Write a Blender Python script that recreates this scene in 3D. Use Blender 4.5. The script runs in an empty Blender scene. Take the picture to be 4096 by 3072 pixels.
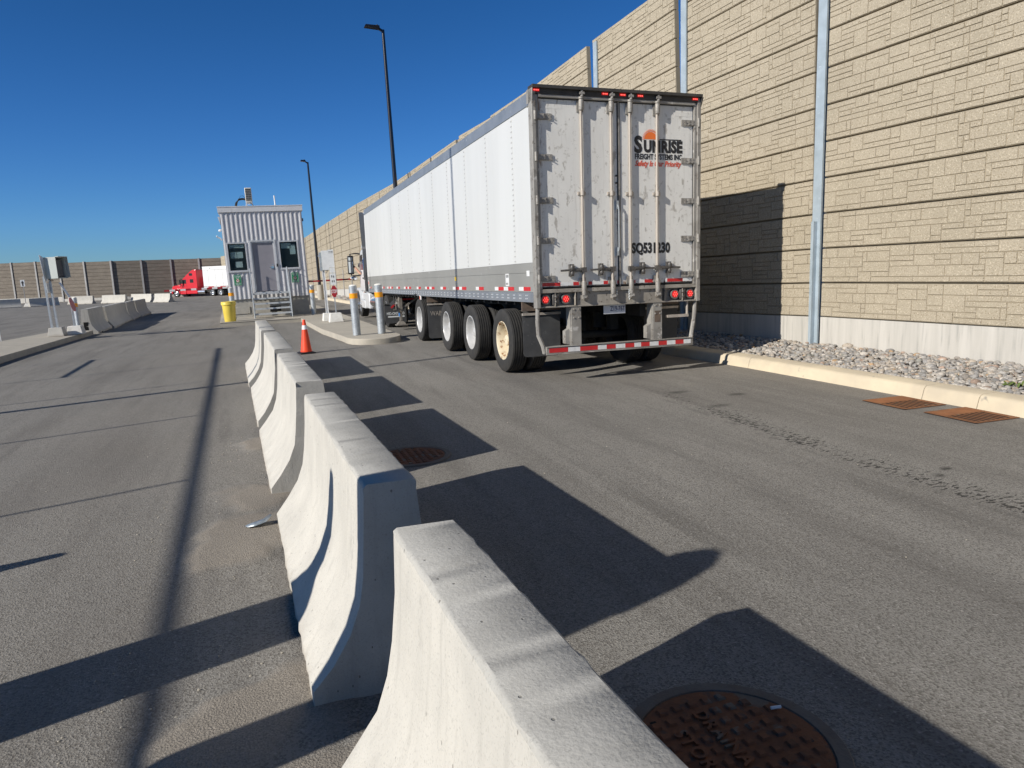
import bpy, math, random
import numpy as np
from mathutils import Vector, Matrix
R = math.radians
PI = math.pi
rnd = random.Random(7)
nr = np.random.default_rng(11)
SC = bpy.context.scene
COL = SC.collection

# ------------------------------------------------------------------ camera
YAW, PITCH, ROLL, CAMH, FPX = 0.33561, 0.16068, -0.03752, 1.668, 2842.2
def cam_axes():
    cy, sy = math.cos(YAW), math.sin(YAW)
    f = Vector((sy*math.cos(PITCH), cy*math.cos(PITCH), -math.sin(PITCH)))
    r0 = Vector((cy, -sy, 0)); u0 = r0.cross(f)
    r = math.cos(ROLL)*r0 + math.sin(ROLL)*u0
    u = -math.sin(ROLL)*r0 + math.cos(ROLL)*u0
    return r, u, f
r_, u_, f_ = cam_axes()
cam = bpy.data.cameras.new('camera')
cam.sensor_width = 36.0
cam.lens = 36.0*FPX/4096
cam.clip_start = 0.05
cam.clip_end = 3000
camo = bpy.data.objects.new('camera', cam)
COL.objects.link(camo)
camo.matrix_world = Matrix(((r_.x, u_.x, -f_.x, 0), (r_.y, u_.y, -f_.y, 0), (r_.z, u_.z, -f_.z, CAMH), (0, 0, 0, 1)))
SC.camera = camo

# ------------------------------------------------------------------ sky and sun
SUN_EL, SUN_AZ = R(27.5), R(18.5)          # light travels towards +x, 18.5 degrees towards +y
world = bpy.data.worlds.new('World'); SC.world = world
world.use_nodes = True
wn = world.node_tree.nodes; wl = world.node_tree.links
sky = wn.new('ShaderNodeTexSky'); sky.sky_type = 'NISHITA'; sky.sun_disc = False
sky.sun_elevation = SUN_EL; sky.sun_rotation = R(251.5)
sky.altitude = 200; sky.air_density = 1.0; sky.dust_density = 0.0; sky.ozone_density = 2.0
bg = wn['Background']; bg.inputs['Strength'].default_value = 0.053
hsv = wn.new('ShaderNodeHueSaturation'); hsv.inputs['Saturation'].default_value = 1.30
wl.new(sky.outputs['Color'], hsv.inputs['Color'])
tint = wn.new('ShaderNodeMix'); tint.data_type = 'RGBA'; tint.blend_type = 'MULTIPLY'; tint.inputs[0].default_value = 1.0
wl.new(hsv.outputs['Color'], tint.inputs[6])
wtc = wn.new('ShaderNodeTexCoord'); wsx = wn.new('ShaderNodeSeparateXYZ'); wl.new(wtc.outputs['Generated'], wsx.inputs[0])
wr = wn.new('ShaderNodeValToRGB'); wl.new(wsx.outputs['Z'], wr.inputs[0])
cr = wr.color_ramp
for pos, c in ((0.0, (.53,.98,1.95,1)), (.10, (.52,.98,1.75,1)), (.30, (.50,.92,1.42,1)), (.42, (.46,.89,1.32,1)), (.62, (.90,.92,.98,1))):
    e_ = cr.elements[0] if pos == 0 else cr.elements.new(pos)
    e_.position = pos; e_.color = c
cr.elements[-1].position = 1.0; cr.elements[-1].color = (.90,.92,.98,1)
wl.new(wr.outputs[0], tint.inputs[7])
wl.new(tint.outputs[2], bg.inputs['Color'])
sun = bpy.data.lights.new('sun', 'SUN'); sun.energy = 5.0; sun.angle = R(0.53); sun.color = (1.0, 0.948, 0.862)
suno = bpy.data.objects.new('sun', sun); COL.objects.link(suno)
SUNDIR = Vector((math.cos(SUN_AZ)*math.cos(SUN_EL), math.sin(SUN_AZ)*math.cos(SUN_EL), -math.sin(SUN_EL)))
suno.rotation_euler = SUNDIR.to_track_quat('-Z', 'Y').to_euler()
suno.location = (-20, -5, 20)
SC.view_settings.view_transform = 'Standard'; SC.view_settings.look = 'None'
SC.view_settings.exposure = 0.15; SC.view_settings.gamma = 1.0; SC.view_settings.use_curve_mapping = False
SC.cycles.max_bounces = 6

# ------------------------------------------------------------------ helpers
UP = Vector((-0.018, 0.008, 1)).normalized()
PLUMB = (-0.008, -0.018, 0.0)            # tilt of everything that stands plumb on the cross-sloping yard
def gz(y):
    y = np.asarray(y, float)
    return np.where(y < 20, 0.0, -0.006*(y-20))
def G(y): return float(gz(y))

class MB:
    def __init__(s): s.v = []; s.f = []; s.m = []
    def add(s, vs, fs, m=0):
        o = len(s.v); s.v.extend([tuple(map(float, p)) for p in vs])
        for f in fs: s.f.append([i+o for i in f]); s.m.append(m)
        return s
    def box(s, a, b, m=0):
        x0, y0, z0 = a; x1, y1, z1 = b
        if x0 > x1: x0, x1 = x1, x0
        if y0 > y1: y0, y1 = y1, y0
        if z0 > z1: z0, z1 = z1, z0
        return s.add([(x0,y0,z0),(x1,y0,z0),(x1,y1,z0),(x0,y1,z0),(x0,y0,z1),(x1,y0,z1),(x1,y1,z1),(x0,y1,z1)],
              [(0,3,2,1),(4,5,6,7),(0,1,5,4),(1,2,6,5),(2,3,7,6),(3,0,4,7)], m)
    def hexa(s, p8, m=0):
        return s.add(p8, [(0,3,2,1),(4,5,6,7),(0,1,5,4),(1,2,6,5),(2,3,7,6),(3,0,4,7)], m)
    def beam(s, p0, p1, w, h, m=0, up=(0,0,1)):
        p0 = Vector(p0); p1 = Vector(p1); d = (p1-p0).normalized(); up = Vector(up)
        if abs(d.dot(up)) > .98: up = Vector((0,1,0))
        sx = d.cross(up).normalized()*w/2; sy = sx.cross(d).normalized()*h/2
        return s.add([p0-sx-sy, p0+sx-sy, p1+sx-sy, p1-sx-sy, p0-sx+sy, p0+sx+sy, p1+sx+sy, p1-sx+sy],
              [(0,3,2,1),(4,5,6,7),(0,1,5,4),(1,2,6,5),(2,3,7,6),(3,0,4,7)], m)
    def tube(s, pts, r, n=10, m=0, caps=True):
        pts = [Vector(p) for p in pts]; rs = r if isinstance(r, (list, tuple)) else [r]*len(pts)
        o = len(s.v); prev = None
        for i, p in enumerate(pts):
            d = ((pts[min(i+1, len(pts)-1)]-pts[max(i-1, 0)])).normalized()
            if prev is None:
                a = Vector((0,0,1)) if abs(d.z) < .9 else Vector((1,0,0))
                e1 = d.cross(a).normalized()
            else:
                e1 = (prev - d*prev.dot(d)).normalized()
            prev = e1; e2 = d.cross(e1)
            for k in range(n):
                t = 2*PI*k/n
                s.v.append(tuple(p + (e1*math.cos(t)+e2*math.sin(t))*rs[i]))
        for i in range(len(pts)-1):
            for k in range(n):
                a = o+i*n+k; b = o+i*n+(k+1) % n
                s.f.append([a, b, b+n, a+n]); s.m.append(m)
        if caps:
            s.f.append([o+k for k in range(n)][::-1]); s.m.append(m)
            s.f.append([o+(len(pts)-1)*n+k for k in range(n)]); s.m.append(m)
        return s
    def lathe(s, prof, c=(0,0,0), axis=(0,0,1), n=24, m=0, mats=None, caps=True):
        d = Vector(axis).normalized(); a = Vector((0,0,1)) if abs(d.z) < .9 else Vector((1,0,0))
        e1 = d.cross(a).normalized(); e2 = d.cross(e1); c = Vector(c); o = len(s.v)
        for (r, h) in prof:
            for k in range(n):
                t = 2*PI*k/n
                s.v.append(tuple(c+d*h+(e1*math.cos(t)+e2*math.sin(t))*r))
        for i in range(len(prof)-1):
            for k in range(n):
                a_ = o+i*n+k; b_ = o+i*n+(k+1) % n
                s.f.append([a_, b_, b_+n, a_+n]); s.m.append(mats[i] if mats else m)
        if caps and prof[0][0] > 1e-5: s.f.append([o+k for k in range(n)][::-1]); s.m.append(mats[0] if mats else m)
        if caps and prof[-1][0] > 1e-5: s.f.append([o+(len(prof)-1)*n+k for k in range(n)]); s.m.append(mats[-1] if mats else m)
        return s
    def prism(s, poly, axis, a, b, m=0):
        """poly in the two other axes (in order), extruded along axis from a to b"""
        def P(u, v, w):
            return {'x': (w, u, v), 'y': (u, w, v), 'z': (u, v, w)}[axis]
        n = len(poly)
        vs = [P(u, v, a) for u, v in poly]+[P(u, v, b) for u, v in poly]
        fs = [list(range(n))[::-1], [n+i for i in range(n)]]
        for i in range(n): fs.append([i, (i+1) % n, n+(i+1) % n, n+i])
        return s.add(vs, fs, m)
    def quad(s, a, b, c, d, m=0): return s.add([a, b, c, d], [(0,1,2,3)], m)
    def sphere(s, c, r, n=10, k=6, m=0, sc=(1,1,1)):
        prof = [(max(1e-6, math.sin(PI*i/k))*r, -math.cos(PI*i/k)*r) for i in range(k+1)]
        o = len(s.v); s.lathe(prof, (0,0,0), (0,0,1), n, m)
        for i in range(o, len(s.v)):
            p = s.v[i]; s.v[i] = (p[0]*sc[0]+c[0], p[1]*sc[1]+c[1], p[2]*sc[2]+c[2])
        return s
    def mesh(s, name, mats):
        me = bpy.data.meshes.new(name)
        me.from_pydata(s.v, [], s.f)
        if not isinstance(mats, (list, tuple)): mats = [mats]
        for mt in mats: me.materials.append(mt)
        if len(mats) > 1: me.polygons.foreach_set('material_index', s.m)
        return me
    def build(s, name, mats, parent=None, bevel=0, smooth=True, loc=None, seg=2, rot=None):
        me = s.mesh(name, mats)
        bm_fix(me)
        if smooth:
            me.polygons.foreach_set('use_smooth', [True]*len(me.polygons))
            me.set_sharp_from_angle(angle=R(38))
        o = bpy.data.objects.new(name, me); COL.objects.link(o)
        if parent is not None: o.parent = parent
        if loc: o.location = loc
        if rot: o.rotation_euler = rot
        if bevel:
            b = o.modifiers.new('bevel', 'BEVEL'); b.width = bevel; b.segments = seg; b.limit_method = 'ANGLE'; b.angle_limit = R(40)
            b.harden_normals = False
        return o
import bmesh
def bm_fix(me):
    b = bmesh.new(); b.from_mesh(me)
    bmesh.ops.recalc_face_normals(b, faces=b.faces)
    b.to_mesh(me); b.free()

def tag(o, label=None, cat=None, group=None, kind=None):
    if label: o['label'] = label
    if cat: o['category'] = cat
    if group: o['group'] = group
    if kind: o['kind'] = kind
    return o
def thing(name, label, cat, loc=(0,0,0), rot=(0,0,0), group=None):
    o = bpy.data.objects.new(name, None); COL.objects.link(o)
    o.empty_display_size = 0.2
    o.location = loc; o.rotation_euler = rot
    return tag(o, label, cat, group)
def dup(root, loc, rot=None, label=None, group=None, scale=None):
    def cp(o, par):
        c = o.copy(); COL.objects.link(c)
        if par is not None: c.parent = par
        for ch in list(o.children): cp(ch, c)
        return c
    c = cp(root, None)
    c.location = loc
    if rot is not None: c.rotation_euler = rot
    if label: c['label'] = label
    if group: c['group'] = group
    if scale: c.scale = scale
    return c

# ------------------------------------------------------------------ materials
def nodes(m): return m.node_tree.nodes, m.node_tree.links
def mat(name, c1, c2=None, scale=4.0, rough=0.6, metal=0.0, bump=0.0, bscale=60.0, det=4.0, lo=.35, hi=.65,
        spec=0.5, c3=None, s3=30.0, t3=.62, stretch=None, emis=None, es=0.0, coat=0, c4=None, s4=8.0, t4=.6, w4=.04):
    m = bpy.data.materials.new(name); m.use_nodes = True
    N, L = nodes(m); b = N['Principled BSDF']
    b.inputs['Roughness'].default_value = rough; b.inputs['Metallic'].default_value = metal
    b.inputs['Specular IOR Level'].default_value = spec
    b.inputs['Base Color'].default_value = (*c1, 1)
    if coat: b.inputs['Coat Weight'].default_value = coat; b.inputs['Coat Roughness'].default_value = .15
    if emis: b.inputs['Emission Color'].default_value = (*emis, 1); b.inputs['Emission Strength'].default_value = es
    if not (c2 or bump): return m
    tc = N.new('ShaderNodeTexCoord'); oi = N.new('ShaderNodeObjectInfo')
    ml = N.new('ShaderNodeVectorMath'); ml.operation = 'MULTIPLY_ADD'
    cb = N.new('ShaderNodeCombineXYZ')
    for i in range(3): L.new(oi.outputs['Random'], cb.inputs[i])
    L.new(cb.outputs[0], ml.inputs[0]); ml.inputs[1].default_value = (37, 53, 71); L.new(tc.outputs['Object'], ml.inputs[2])
    vec = ml.outputs[0]
    if stretch:
        mp = N.new('ShaderNodeMapping'); mp.inputs['Scale'].default_value = stretch
        L.new(vec, mp.inputs['Vector']); svec = mp.outputs[0]
    else: svec = vec
    col = None
    def noise(sc, v, d=det):
        t = N.new('ShaderNodeTexNoise'); t.inputs['Scale'].default_value = sc; t.inputs['Detail'].default_value = d
        t.inputs['Roughness'].default_value = .6
        L.new(v, t.inputs['Vector']); return t.outputs[0]
    def ramp(v, a, z):
        q = N.new('ShaderNodeMapRange'); q.inputs[1].default_value = a; q.inputs[2].default_value = z
        L.new(v, q.inputs[0]); return q.outputs[0]
    def mix(f, a, c):
        q = N.new('ShaderNodeMix'); q.data_type = 'RGBA'
        L.new(f, q.inputs[0])
        if isinstance(a, tuple): q.inputs[6].default_value = (*a, 1)
        else: L.new(a, q.inputs[6])
        q.inputs[7].default_value = (*c, 1); return q.outputs[2]
    if c2:
        col = mix(ramp(noise(scale, svec), lo, hi), c1, c2)
        if c3: col = mix(ramp(noise(s3, vec, 2), t3, t3+.1), col, c3)
        if c4: col = mix(ramp(noise(s4, svec, 6), t4, t4+w4), col, c4)
        L.new(col, b.inputs['Base Color'])
    if bump:
        bp = N.new('ShaderNodeBump'); bp.inputs['Strength'].default_value = bump; bp.inputs['Distance'].default_value = .01
        L.new(noise(bscale, vec, 6), bp.inputs['Height']); L.new(bp.outputs[0], b.inputs['Normal'])
    return m

M = {}
M['concrete'] = mat('barrier_concrete', (.52,.50,.45), (.44,.425,.385), 2.2, .9, bump=.35, bscale=70, c3=(.40,.38,.34), s3=55, t3=.70, stretch=(3,3,.55), c4=(.38,.36,.32), s4=5, t4=.66, w4=.1)
M['concrete_top'] = mat('barrier_top_concrete', (.50,.485,.44), (.38,.365,.33), 5, .95, bump=.35, bscale=110, c3=(.30,.28,.24), s3=120, t3=.64, c4=(.27,.26,.22), s4=4, t4=.6, w4=.08)
M['concrete_end'] = mat('barrier_end_concrete', (.44,.42,.38), (.34,.32,.29), 6, .95, bump=.5, bscale=50, c3=(.12,.11,.1), s3=40, t3=.69, stretch=(1,1,4))
M['island'] = mat('island_concrete', (.43,.39,.32), (.36,.33,.275), 2.5, .92, bump=.4, bscale=90, c3=(.25,.23,.2), s3=18, t3=.70)
M['kerb'] = mat('kerb_concrete', (.62,.53,.38), (.50,.43,.32), 1.8, .9, bump=.3, bscale=90, c3=(.3,.27,.22), s3=7, t3=.70)
M['base_panel'] = mat('base_panel_concrete', (.515,.49,.445), (.43,.41,.37), 3, .9, bump=.3, bscale=60, stretch=(3,3,.22), c4=(.35,.34,.31), s4=6, t4=.57, w4=.14)
M['stone'] = mat('tan_stone_panel', (.395,.342,.258), (.345,.298,.222), 1.2, .97, bump=1.0, bscale=55, c3=(.24,.195,.13), s3=52, t3=.56, c4=(.52,.455,.345), s4=62, t4=.57)
M['stone_back'] = mat('tan_stone_groove', (.32,.27,.195), (.27,.23,.165), 5, .97)
M['stone_far'] = mat('brown_stone_panel', (.215,.185,.15), (.17,.145,.118), 1.0, .97, bump=1.0, bscale=18, c3=(.11,.095,.075), s3=12, t3=.55, stretch=(1,1,3))
M['stone_far_back'] = mat('brown_stone_groove', (.07,.06,.05), (.06,.05,.04), 5, .97)
M['galv'] = mat('galvanised_steel', (.50,.53,.55), (.40,.43,.45), 9, .48, .55, bump=.05, c3=(.60,.63,.65), s3=28, t3=.60)
M['galv_blue'] = mat('weathered_galvanised_post', (.40,.47,.52), (.33,.39,.43), 5, .6, .25, c3=(.50,.56,.6), s3=20, t3=.64)
M['far_post'] = mat('far_post_grey', (.36,.35,.34), (.29,.285,.275), 3, .75, .0)
M['white_paint'] = mat('trailer_white', (.605,.61,.595), (.555,.56,.545), .9, .42, c3=(.36,.36,.36), s3=20, t3=.735, stretch=(1,1,.12), c4=(.42,.43,.43), s4=9, t4=.74, w4=.02, spec=.4)
M['white_plain'] = mat('white_metal', (.80,.80,.79), (.74,.74,.73), 3, .4)
M['white_block'] = mat('white_painted_block', (.76,.74,.69), (.62,.60,.55), 5, .85, bump=.2, bscale=40, c3=(.4,.37,.32), s3=12, t3=.68)
M['trail_grey'] = mat('trailer_grey', (.265,.262,.245), (.23,.228,.213), .8, .5, c3=(.36,.36,.35), s3=6, t3=.66, stretch=(1,1,.2))
M['alu'] = mat('bare_aluminium_rail', (.36,.385,.41), (.29,.31,.34), 2, .42, .55, c3=(.45,.45,.45), s3=15, t3=.66)
M['rivet'] = mat('panel_rivets', (.40,.405,.40), rough=.5)
M['alu_bright'] = mat('bright_rivets', (.78,.8,.82), rough=.3, metal=.5)
M['top_rail'] = mat('trailer_top_rail', (.27,.30,.34), (.22,.25,.29), 3, .5, .4, c3=(.42,.44,.47), s3=14, t3=.66)
M['door'] = mat('dirty_white_door', (.76,.745,.70), (.66,.645,.605), 2.0, .5, bump=.05, bscale=30, c3=(.54,.52,.475), s3=14, t3=.60, c4=(.43,.405,.365), s4=5.0, t4=.60, w4=.06, stretch=(1.6,1,.7), lo=.3,hi=.75)
M['frame'] = mat('dirty_rear_frame', (.34,.325,.295), (.23,.215,.195), 4, .6, .2, c3=(.17,.15,.13), s3=14, t3=.60, c4=(.50,.48,.45), s4=5, t4=.62)
M['frame_dark'] = mat('dark_rear_frame', (.035,.033,.03), (.06,.055,.05), 6, .6)
M['sill'] = mat('muddy_sill_steel', (.36,.33,.285), (.25,.225,.19), 5, .75, .1, bump=.1, c3=(.14,.12,.10), s3=18, t3=.60, stretch=(1,1,.4), c4=(.17,.10,.05), s4=9, t4=.68)
M['rod'] = mat('dusty_lock_rod', (.48,.43,.375), (.36,.32,.275), 12, .6, .25, stretch=(1,1,.1), c3=(.2,.17,.14), s3=60, t3=.66)
M['hinge'] = mat('grimy_hinge', (.26,.245,.22), (.36,.34,.31), 12, .6, .3, c3=(.1,.09,.08), s3=50, t3=.6)
M['handle'] = mat('dark_handle_steel', (.09,.085,.08), (.15,.14,.13), 16, .5, .5)
M['seal'] = mat('black_rubber_seal', (.03,.03,.03), rough=.8)
M['tyre'] = mat('tyre_rubber', (.022,.022,.022), (.035,.033,.03), 12, .85, bump=.1, bscale=50)
M['rim_white'] = mat('white_wheel_rim', (.56,.56,.555), (.46,.455,.44), 7, .35, .1, c3=(.35,.33,.3), s3=20, t3=.68)
M['rim_rust'] = mat('rusty_cream_rim', (.70,.62,.46), (.58,.50,.35), 6, .55, .0, c3=(.26,.10,.03), s3=12, t3=.56, c4=(.20,.08,.02), s4=7, t4=.57)
M['rim_alu'] = mat('polished_rim', (.66,.67,.68), (.52,.53,.54), 9, .25, .8)
M['flap'] = mat('mudflap_rubber', (.045,.046,.048), (.065,.066,.067), 5, .8, bump=.1, c3=(.1,.1,.1), s3=14, t3=.66)
M['under'] = mat('black_chassis', (.02,.02,.021), (.04,.037,.033), 8, .7)
M['under_brown'] = mat('rusty_bracket', (.16,.115,.085), (.10,.075,.06), 9, .8)
M['under_tan'] = mat('dusty_landing_leg', (.26,.235,.205), (.16,.145,.125), 9, .75, .2)
M['red_tape'] = mat('red_reflective_tape', (.56,.02,.025), (.46,.018,.022), 18, .35)
M['white_tape'] = mat('white_reflective_tape', (.74,.74,.73), (.62,.62,.61), 18, .35)
M['lamp_red'] = mat('lit_red_lamp', (.45,.01,.01), rough=.25, emis=(1,.02,.02), es=.22)
M['led'] = mat('lit_led', (.9,.1,.1), rough=.3, emis=(1,.10,.08), es=2.2)
M['lamp_rim'] = mat('lamp_grommet', (.14,.13,.12), rough=.7)
M['black_ink'] = mat('black_lettering', (.018,.018,.02), rough=.55)
M['orange_ink'] = mat('orange_logo', (.78,.17,.03), rough=.55)
M['red_ink'] = mat('red_lettering', (.62,.10,.055), rough=.55)
M['white_ink'] = mat('white_lettering', (.82,.82,.82), rough=.6)
M['sign_green'] = mat('green_sign', (.005,.20,.085), rough=.5)
M['sign_white'] = mat('white_sign', (.76,.77,.76), (.68,.69,.68), 8, .45)
M['sign_red'] = mat('stop_red', (.40,.018,.03), (.33,.015,.025), 8, .45)
M['plate'] = mat('licence_plate', (.62,.64,.68), (.52,.54,.58), 12, .45)
M['plate_ink'] = mat('plate_blue_ink', (.02,.035,.11), rough=.5)
M['booth'] = mat('booth_siding', (.58,.575,.585), (.53,.525,.535), 2, .42, .05)
M['booth_trim'] = mat('booth_trim', (.60,.60,.61), (.54,.54,.55), 3, .5, .1)
M['booth_found'] = mat('booth_foundation', (.42,.40,.355), (.33,.315,.28), 3, .92, bump=.3, bscale=40, c3=(.22,.2,.18), s3=9, t3=.66)
M['booth_door'] = mat('grey_steel_door', (.25,.24,.262), (.225,.216,.238), 3, .45)
M['win_frame'] = mat('window_frame_aluminium', (.56,.565,.575), (.50,.505,.515), 6, .4, .25)
M['paper'] = mat('white_paper', (.75,.77,.76), rough=.8)
M['paper_grey'] = mat('grey_blue_paper', (.62,.68,.68), rough=.8)
M['interior'] = mat('dark_interior', (.05,.055,.06), rough=.9)
M['ac'] = mat('cream_air_conditioner', (.66,.62,.54), (.6,.56,.48), 5, .5)
M['black'] = mat('black_plastic', (.015,.015,.016), rough=.45)
M['pole_black'] = mat('black_pole_paint', (.011,.011,.015), rough=.28, spec=.6)
M['hose'] = mat('black_hose', (.02,.02,.02), rough=.6)
M['steel_grate'] = mat('galvanised_grating', (.48,.50,.51), (.40,.42,.43), 14, .5, .1)
M['yellow'] = mat('yellow_plastic', (.80,.62,.10), (.74,.56,.085), 3, .4)
M['orange_band'] = mat('orange_reflective_band', (.90,.36,.01), rough=.35)
M['cone'] = mat('orange_cone_plastic', (.86,.075,.02), (.78,.065,.018), 5, .45)
M['cone_white'] = mat('white_cone_collar', (.82,.82,.82), rough=.35)
M['rust'] = mat('rusted_iron', (.23,.085,.035), (.15,.06,.028), 5, .85, .1, bump=.4, bscale=60, c3=(.10,.06,.045), s3=14, t3=.58, c4=(.16,.13,.10), s4=4, t4=.58)
M['rust_dark'] = mat('dirt_covered_iron', (.14,.115,.092), (.17,.155,.135), 7, .9, bump=.4, bscale=70)
M['grate_rust'] = mat('orange_rust_grate', (.27,.115,.045), (.19,.08,.035), 5, .85, .1, bump=.3, bscale=60, c3=(.24,.17,.10), s3=9, t3=.62)
M['hole_shade'] = mat('hole_shade_black', (.006,.006,.006), rough=1)  # flat black painting the darkness inside holes and slots
M['tractor_white'] = mat('tractor_white_paint', (.72,.73,.74), (.66,.67,.68), 2, .3, coat=.5)
M['tractor_red'] = mat('tractor_red_paint', (.66,.012,.022), (.58,.01,.02), 1.5, .3, coat=.5)
M['ext_black'] = mat('black_cab_extender', (.035,.036,.038), (.05,.051,.053), 3, .45)
M['chrome'] = mat('chrome', (.72,.73,.75), rough=.15, metal=1)
M['grey_plastic'] = mat('grey_plastic', (.09,.09,.095), (.12,.12,.125), 5, .6)
M['gate_red'] = mat('gate_arm_red', (.32,.02,.025), rough=.45)
M['gate_white'] = mat('gate_arm_white', (.76,.76,.74), rough=.45)
M['gate_backlit'] = mat('gate_arm_backlit', (.07,.012,.014), rough=.5)  # backlit look of the far arm painted in as dark red
M['kiosk_grey'] = mat('grey_enclosure', (.47,.50,.47), (.43,.455,.43), 4, .45, .1)
M['skin'] = mat('skin', (.48,.25,.17), rough=.55)
M['shirt'] = mat('navy_shirt', (.03,.035,.06), rough=.9)
M['hair'] = mat('dark_hair', (.015,.012,.01), rough=.7)
M['rag'] = mat('crumpled_foil', (.45,.50,.53), (.25,.29,.31), 22, .35, .5, bump=.5, bscale=30)
M['weed'] = mat('green_weed', (.10,.14,.03), rough=.8)
M['blue'] = mat('blue_hose_clip', (.03,.18,.5), rough=.4)
M['yellow_label'] = mat('yellow_sticker', (.85,.55,.02), rough=.5)

def rust_edges(m):
    N, L = nodes(m); b = N['Principled BSDF']; src = b.inputs['Base Color'].links[0].from_socket
    tc = N.new('ShaderNodeTexCoord'); sx = N.new('ShaderNodeSeparateXYZ'); L.new(tc.outputs['Object'], sx.inputs[0])
    no = N.new('ShaderNodeTexNoise'); no.inputs['Scale'].default_value = 5; no.inputs['Detail'].default_value = 6
    mp = N.new('ShaderNodeMapping'); mp.inputs['Scale'].default_value = (3, 1, .8); L.new(tc.outputs['Object'], mp.inputs['Vector']); L.new(mp.outputs[0], no.inputs['Vector'])
    a1 = N.new('ShaderNodeMapRange'); a1.inputs[1].default_value = -1.16; a1.inputs[2].default_value = -1.23; L.new(sx.outputs['X'], a1.inputs[0])
    a2 = N.new('ShaderNodeMapRange'); a2.inputs[1].default_value = 1.46; a2.inputs[2].default_value = 1.40; L.new(sx.outputs['Z'], a2.inputs[0])
    mx = N.new('ShaderNodeMath'); mx.operation = 'MAXIMUM'; L.new(a1.outputs[0], mx.inputs[0]); L.new(a2.outputs[0], mx.inputs[1])
    r = N.new('ShaderNodeMapRange'); r.inputs[1].default_value = .52; r.inputs[2].default_value = .62; L.new(no.outputs[0], r.inputs[0])
    ml = N.new('ShaderNodeMath'); ml.operation = 'MULTIPLY'; L.new(mx.outputs[0], ml.inputs[0]); L.new(r.outputs[0], ml.inputs[1])
    q = N.new('ShaderNodeMix'); q.data_type = 'RGBA'; L.new(ml.outputs[0], q.inputs[0]); L.new(src, q.inputs[6]); q.inputs[7].default_value = (.16, .075, .03, 1)
    # grime streaks running down the doors
    n2 = N.new('ShaderNodeTexNoise'); n2.inputs['Scale'].default_value = 4; n2.inputs['Detail'].default_value = 7; n2.inputs['Roughness'].default_value = .7
    m2 = N.new('ShaderNodeMapping'); m2.inputs['Scale'].default_value = (4.5, 1, .35); L.new(tc.outputs['Object'], m2.inputs['Vector']); L.new(m2.outputs[0], n2.inputs['Vector'])
    r2 = N.new('ShaderNodeMapRange'); r2.inputs[1].default_value = .54; r2.inputs[2].default_value = .80; r2.inputs[4].default_value = .75; L.new(n2.outputs[0], r2.inputs[0])
    q2 = N.new('ShaderNodeMix'); q2.data_type = 'RGBA'; L.new(r2.outputs[0], q2.inputs[0]); L.new(q.outputs[2], q2.inputs[6]); q2.inputs[7].default_value = (.46, .435, .39, 1)
    L.new(q2.outputs[2], b.inputs['Base Color'])
rust_edges(M['door'])

def glass_mat():
    m = bpy.data.materials.new('window_glass'); m.use_nodes = True
    N, L = nodes(m); b = N['Principled BSDF']
    b.inputs['Base Color'].default_value = (.03,.04,.045,1); b.inputs['Roughness'].default_value = .03
    b.inputs['Specular IOR Level'].default_value = .6
    t = N.new('ShaderNodeBsdfTransparent'); t.inputs[0].default_value = (.86,.92,.92,1)
    mx = N.new('ShaderNodeMixShader'); mx.inputs[0].default_value = .18
    L.new(t.outputs[0], mx.inputs[1]); L.new(b.outputs[0], mx.inputs[2]); L.new(mx.outputs[0], N['Material Output'].inputs[0])
    return m
M['glass'] = glass_mat()
M['dark_glass'] = mat('dark_cab_glass', (.012,.014,.016), rough=.06, spec=.8)
M['mirror'] = mat('mirror_glass', (.75,.78,.8), rough=.03, metal=1)

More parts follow.
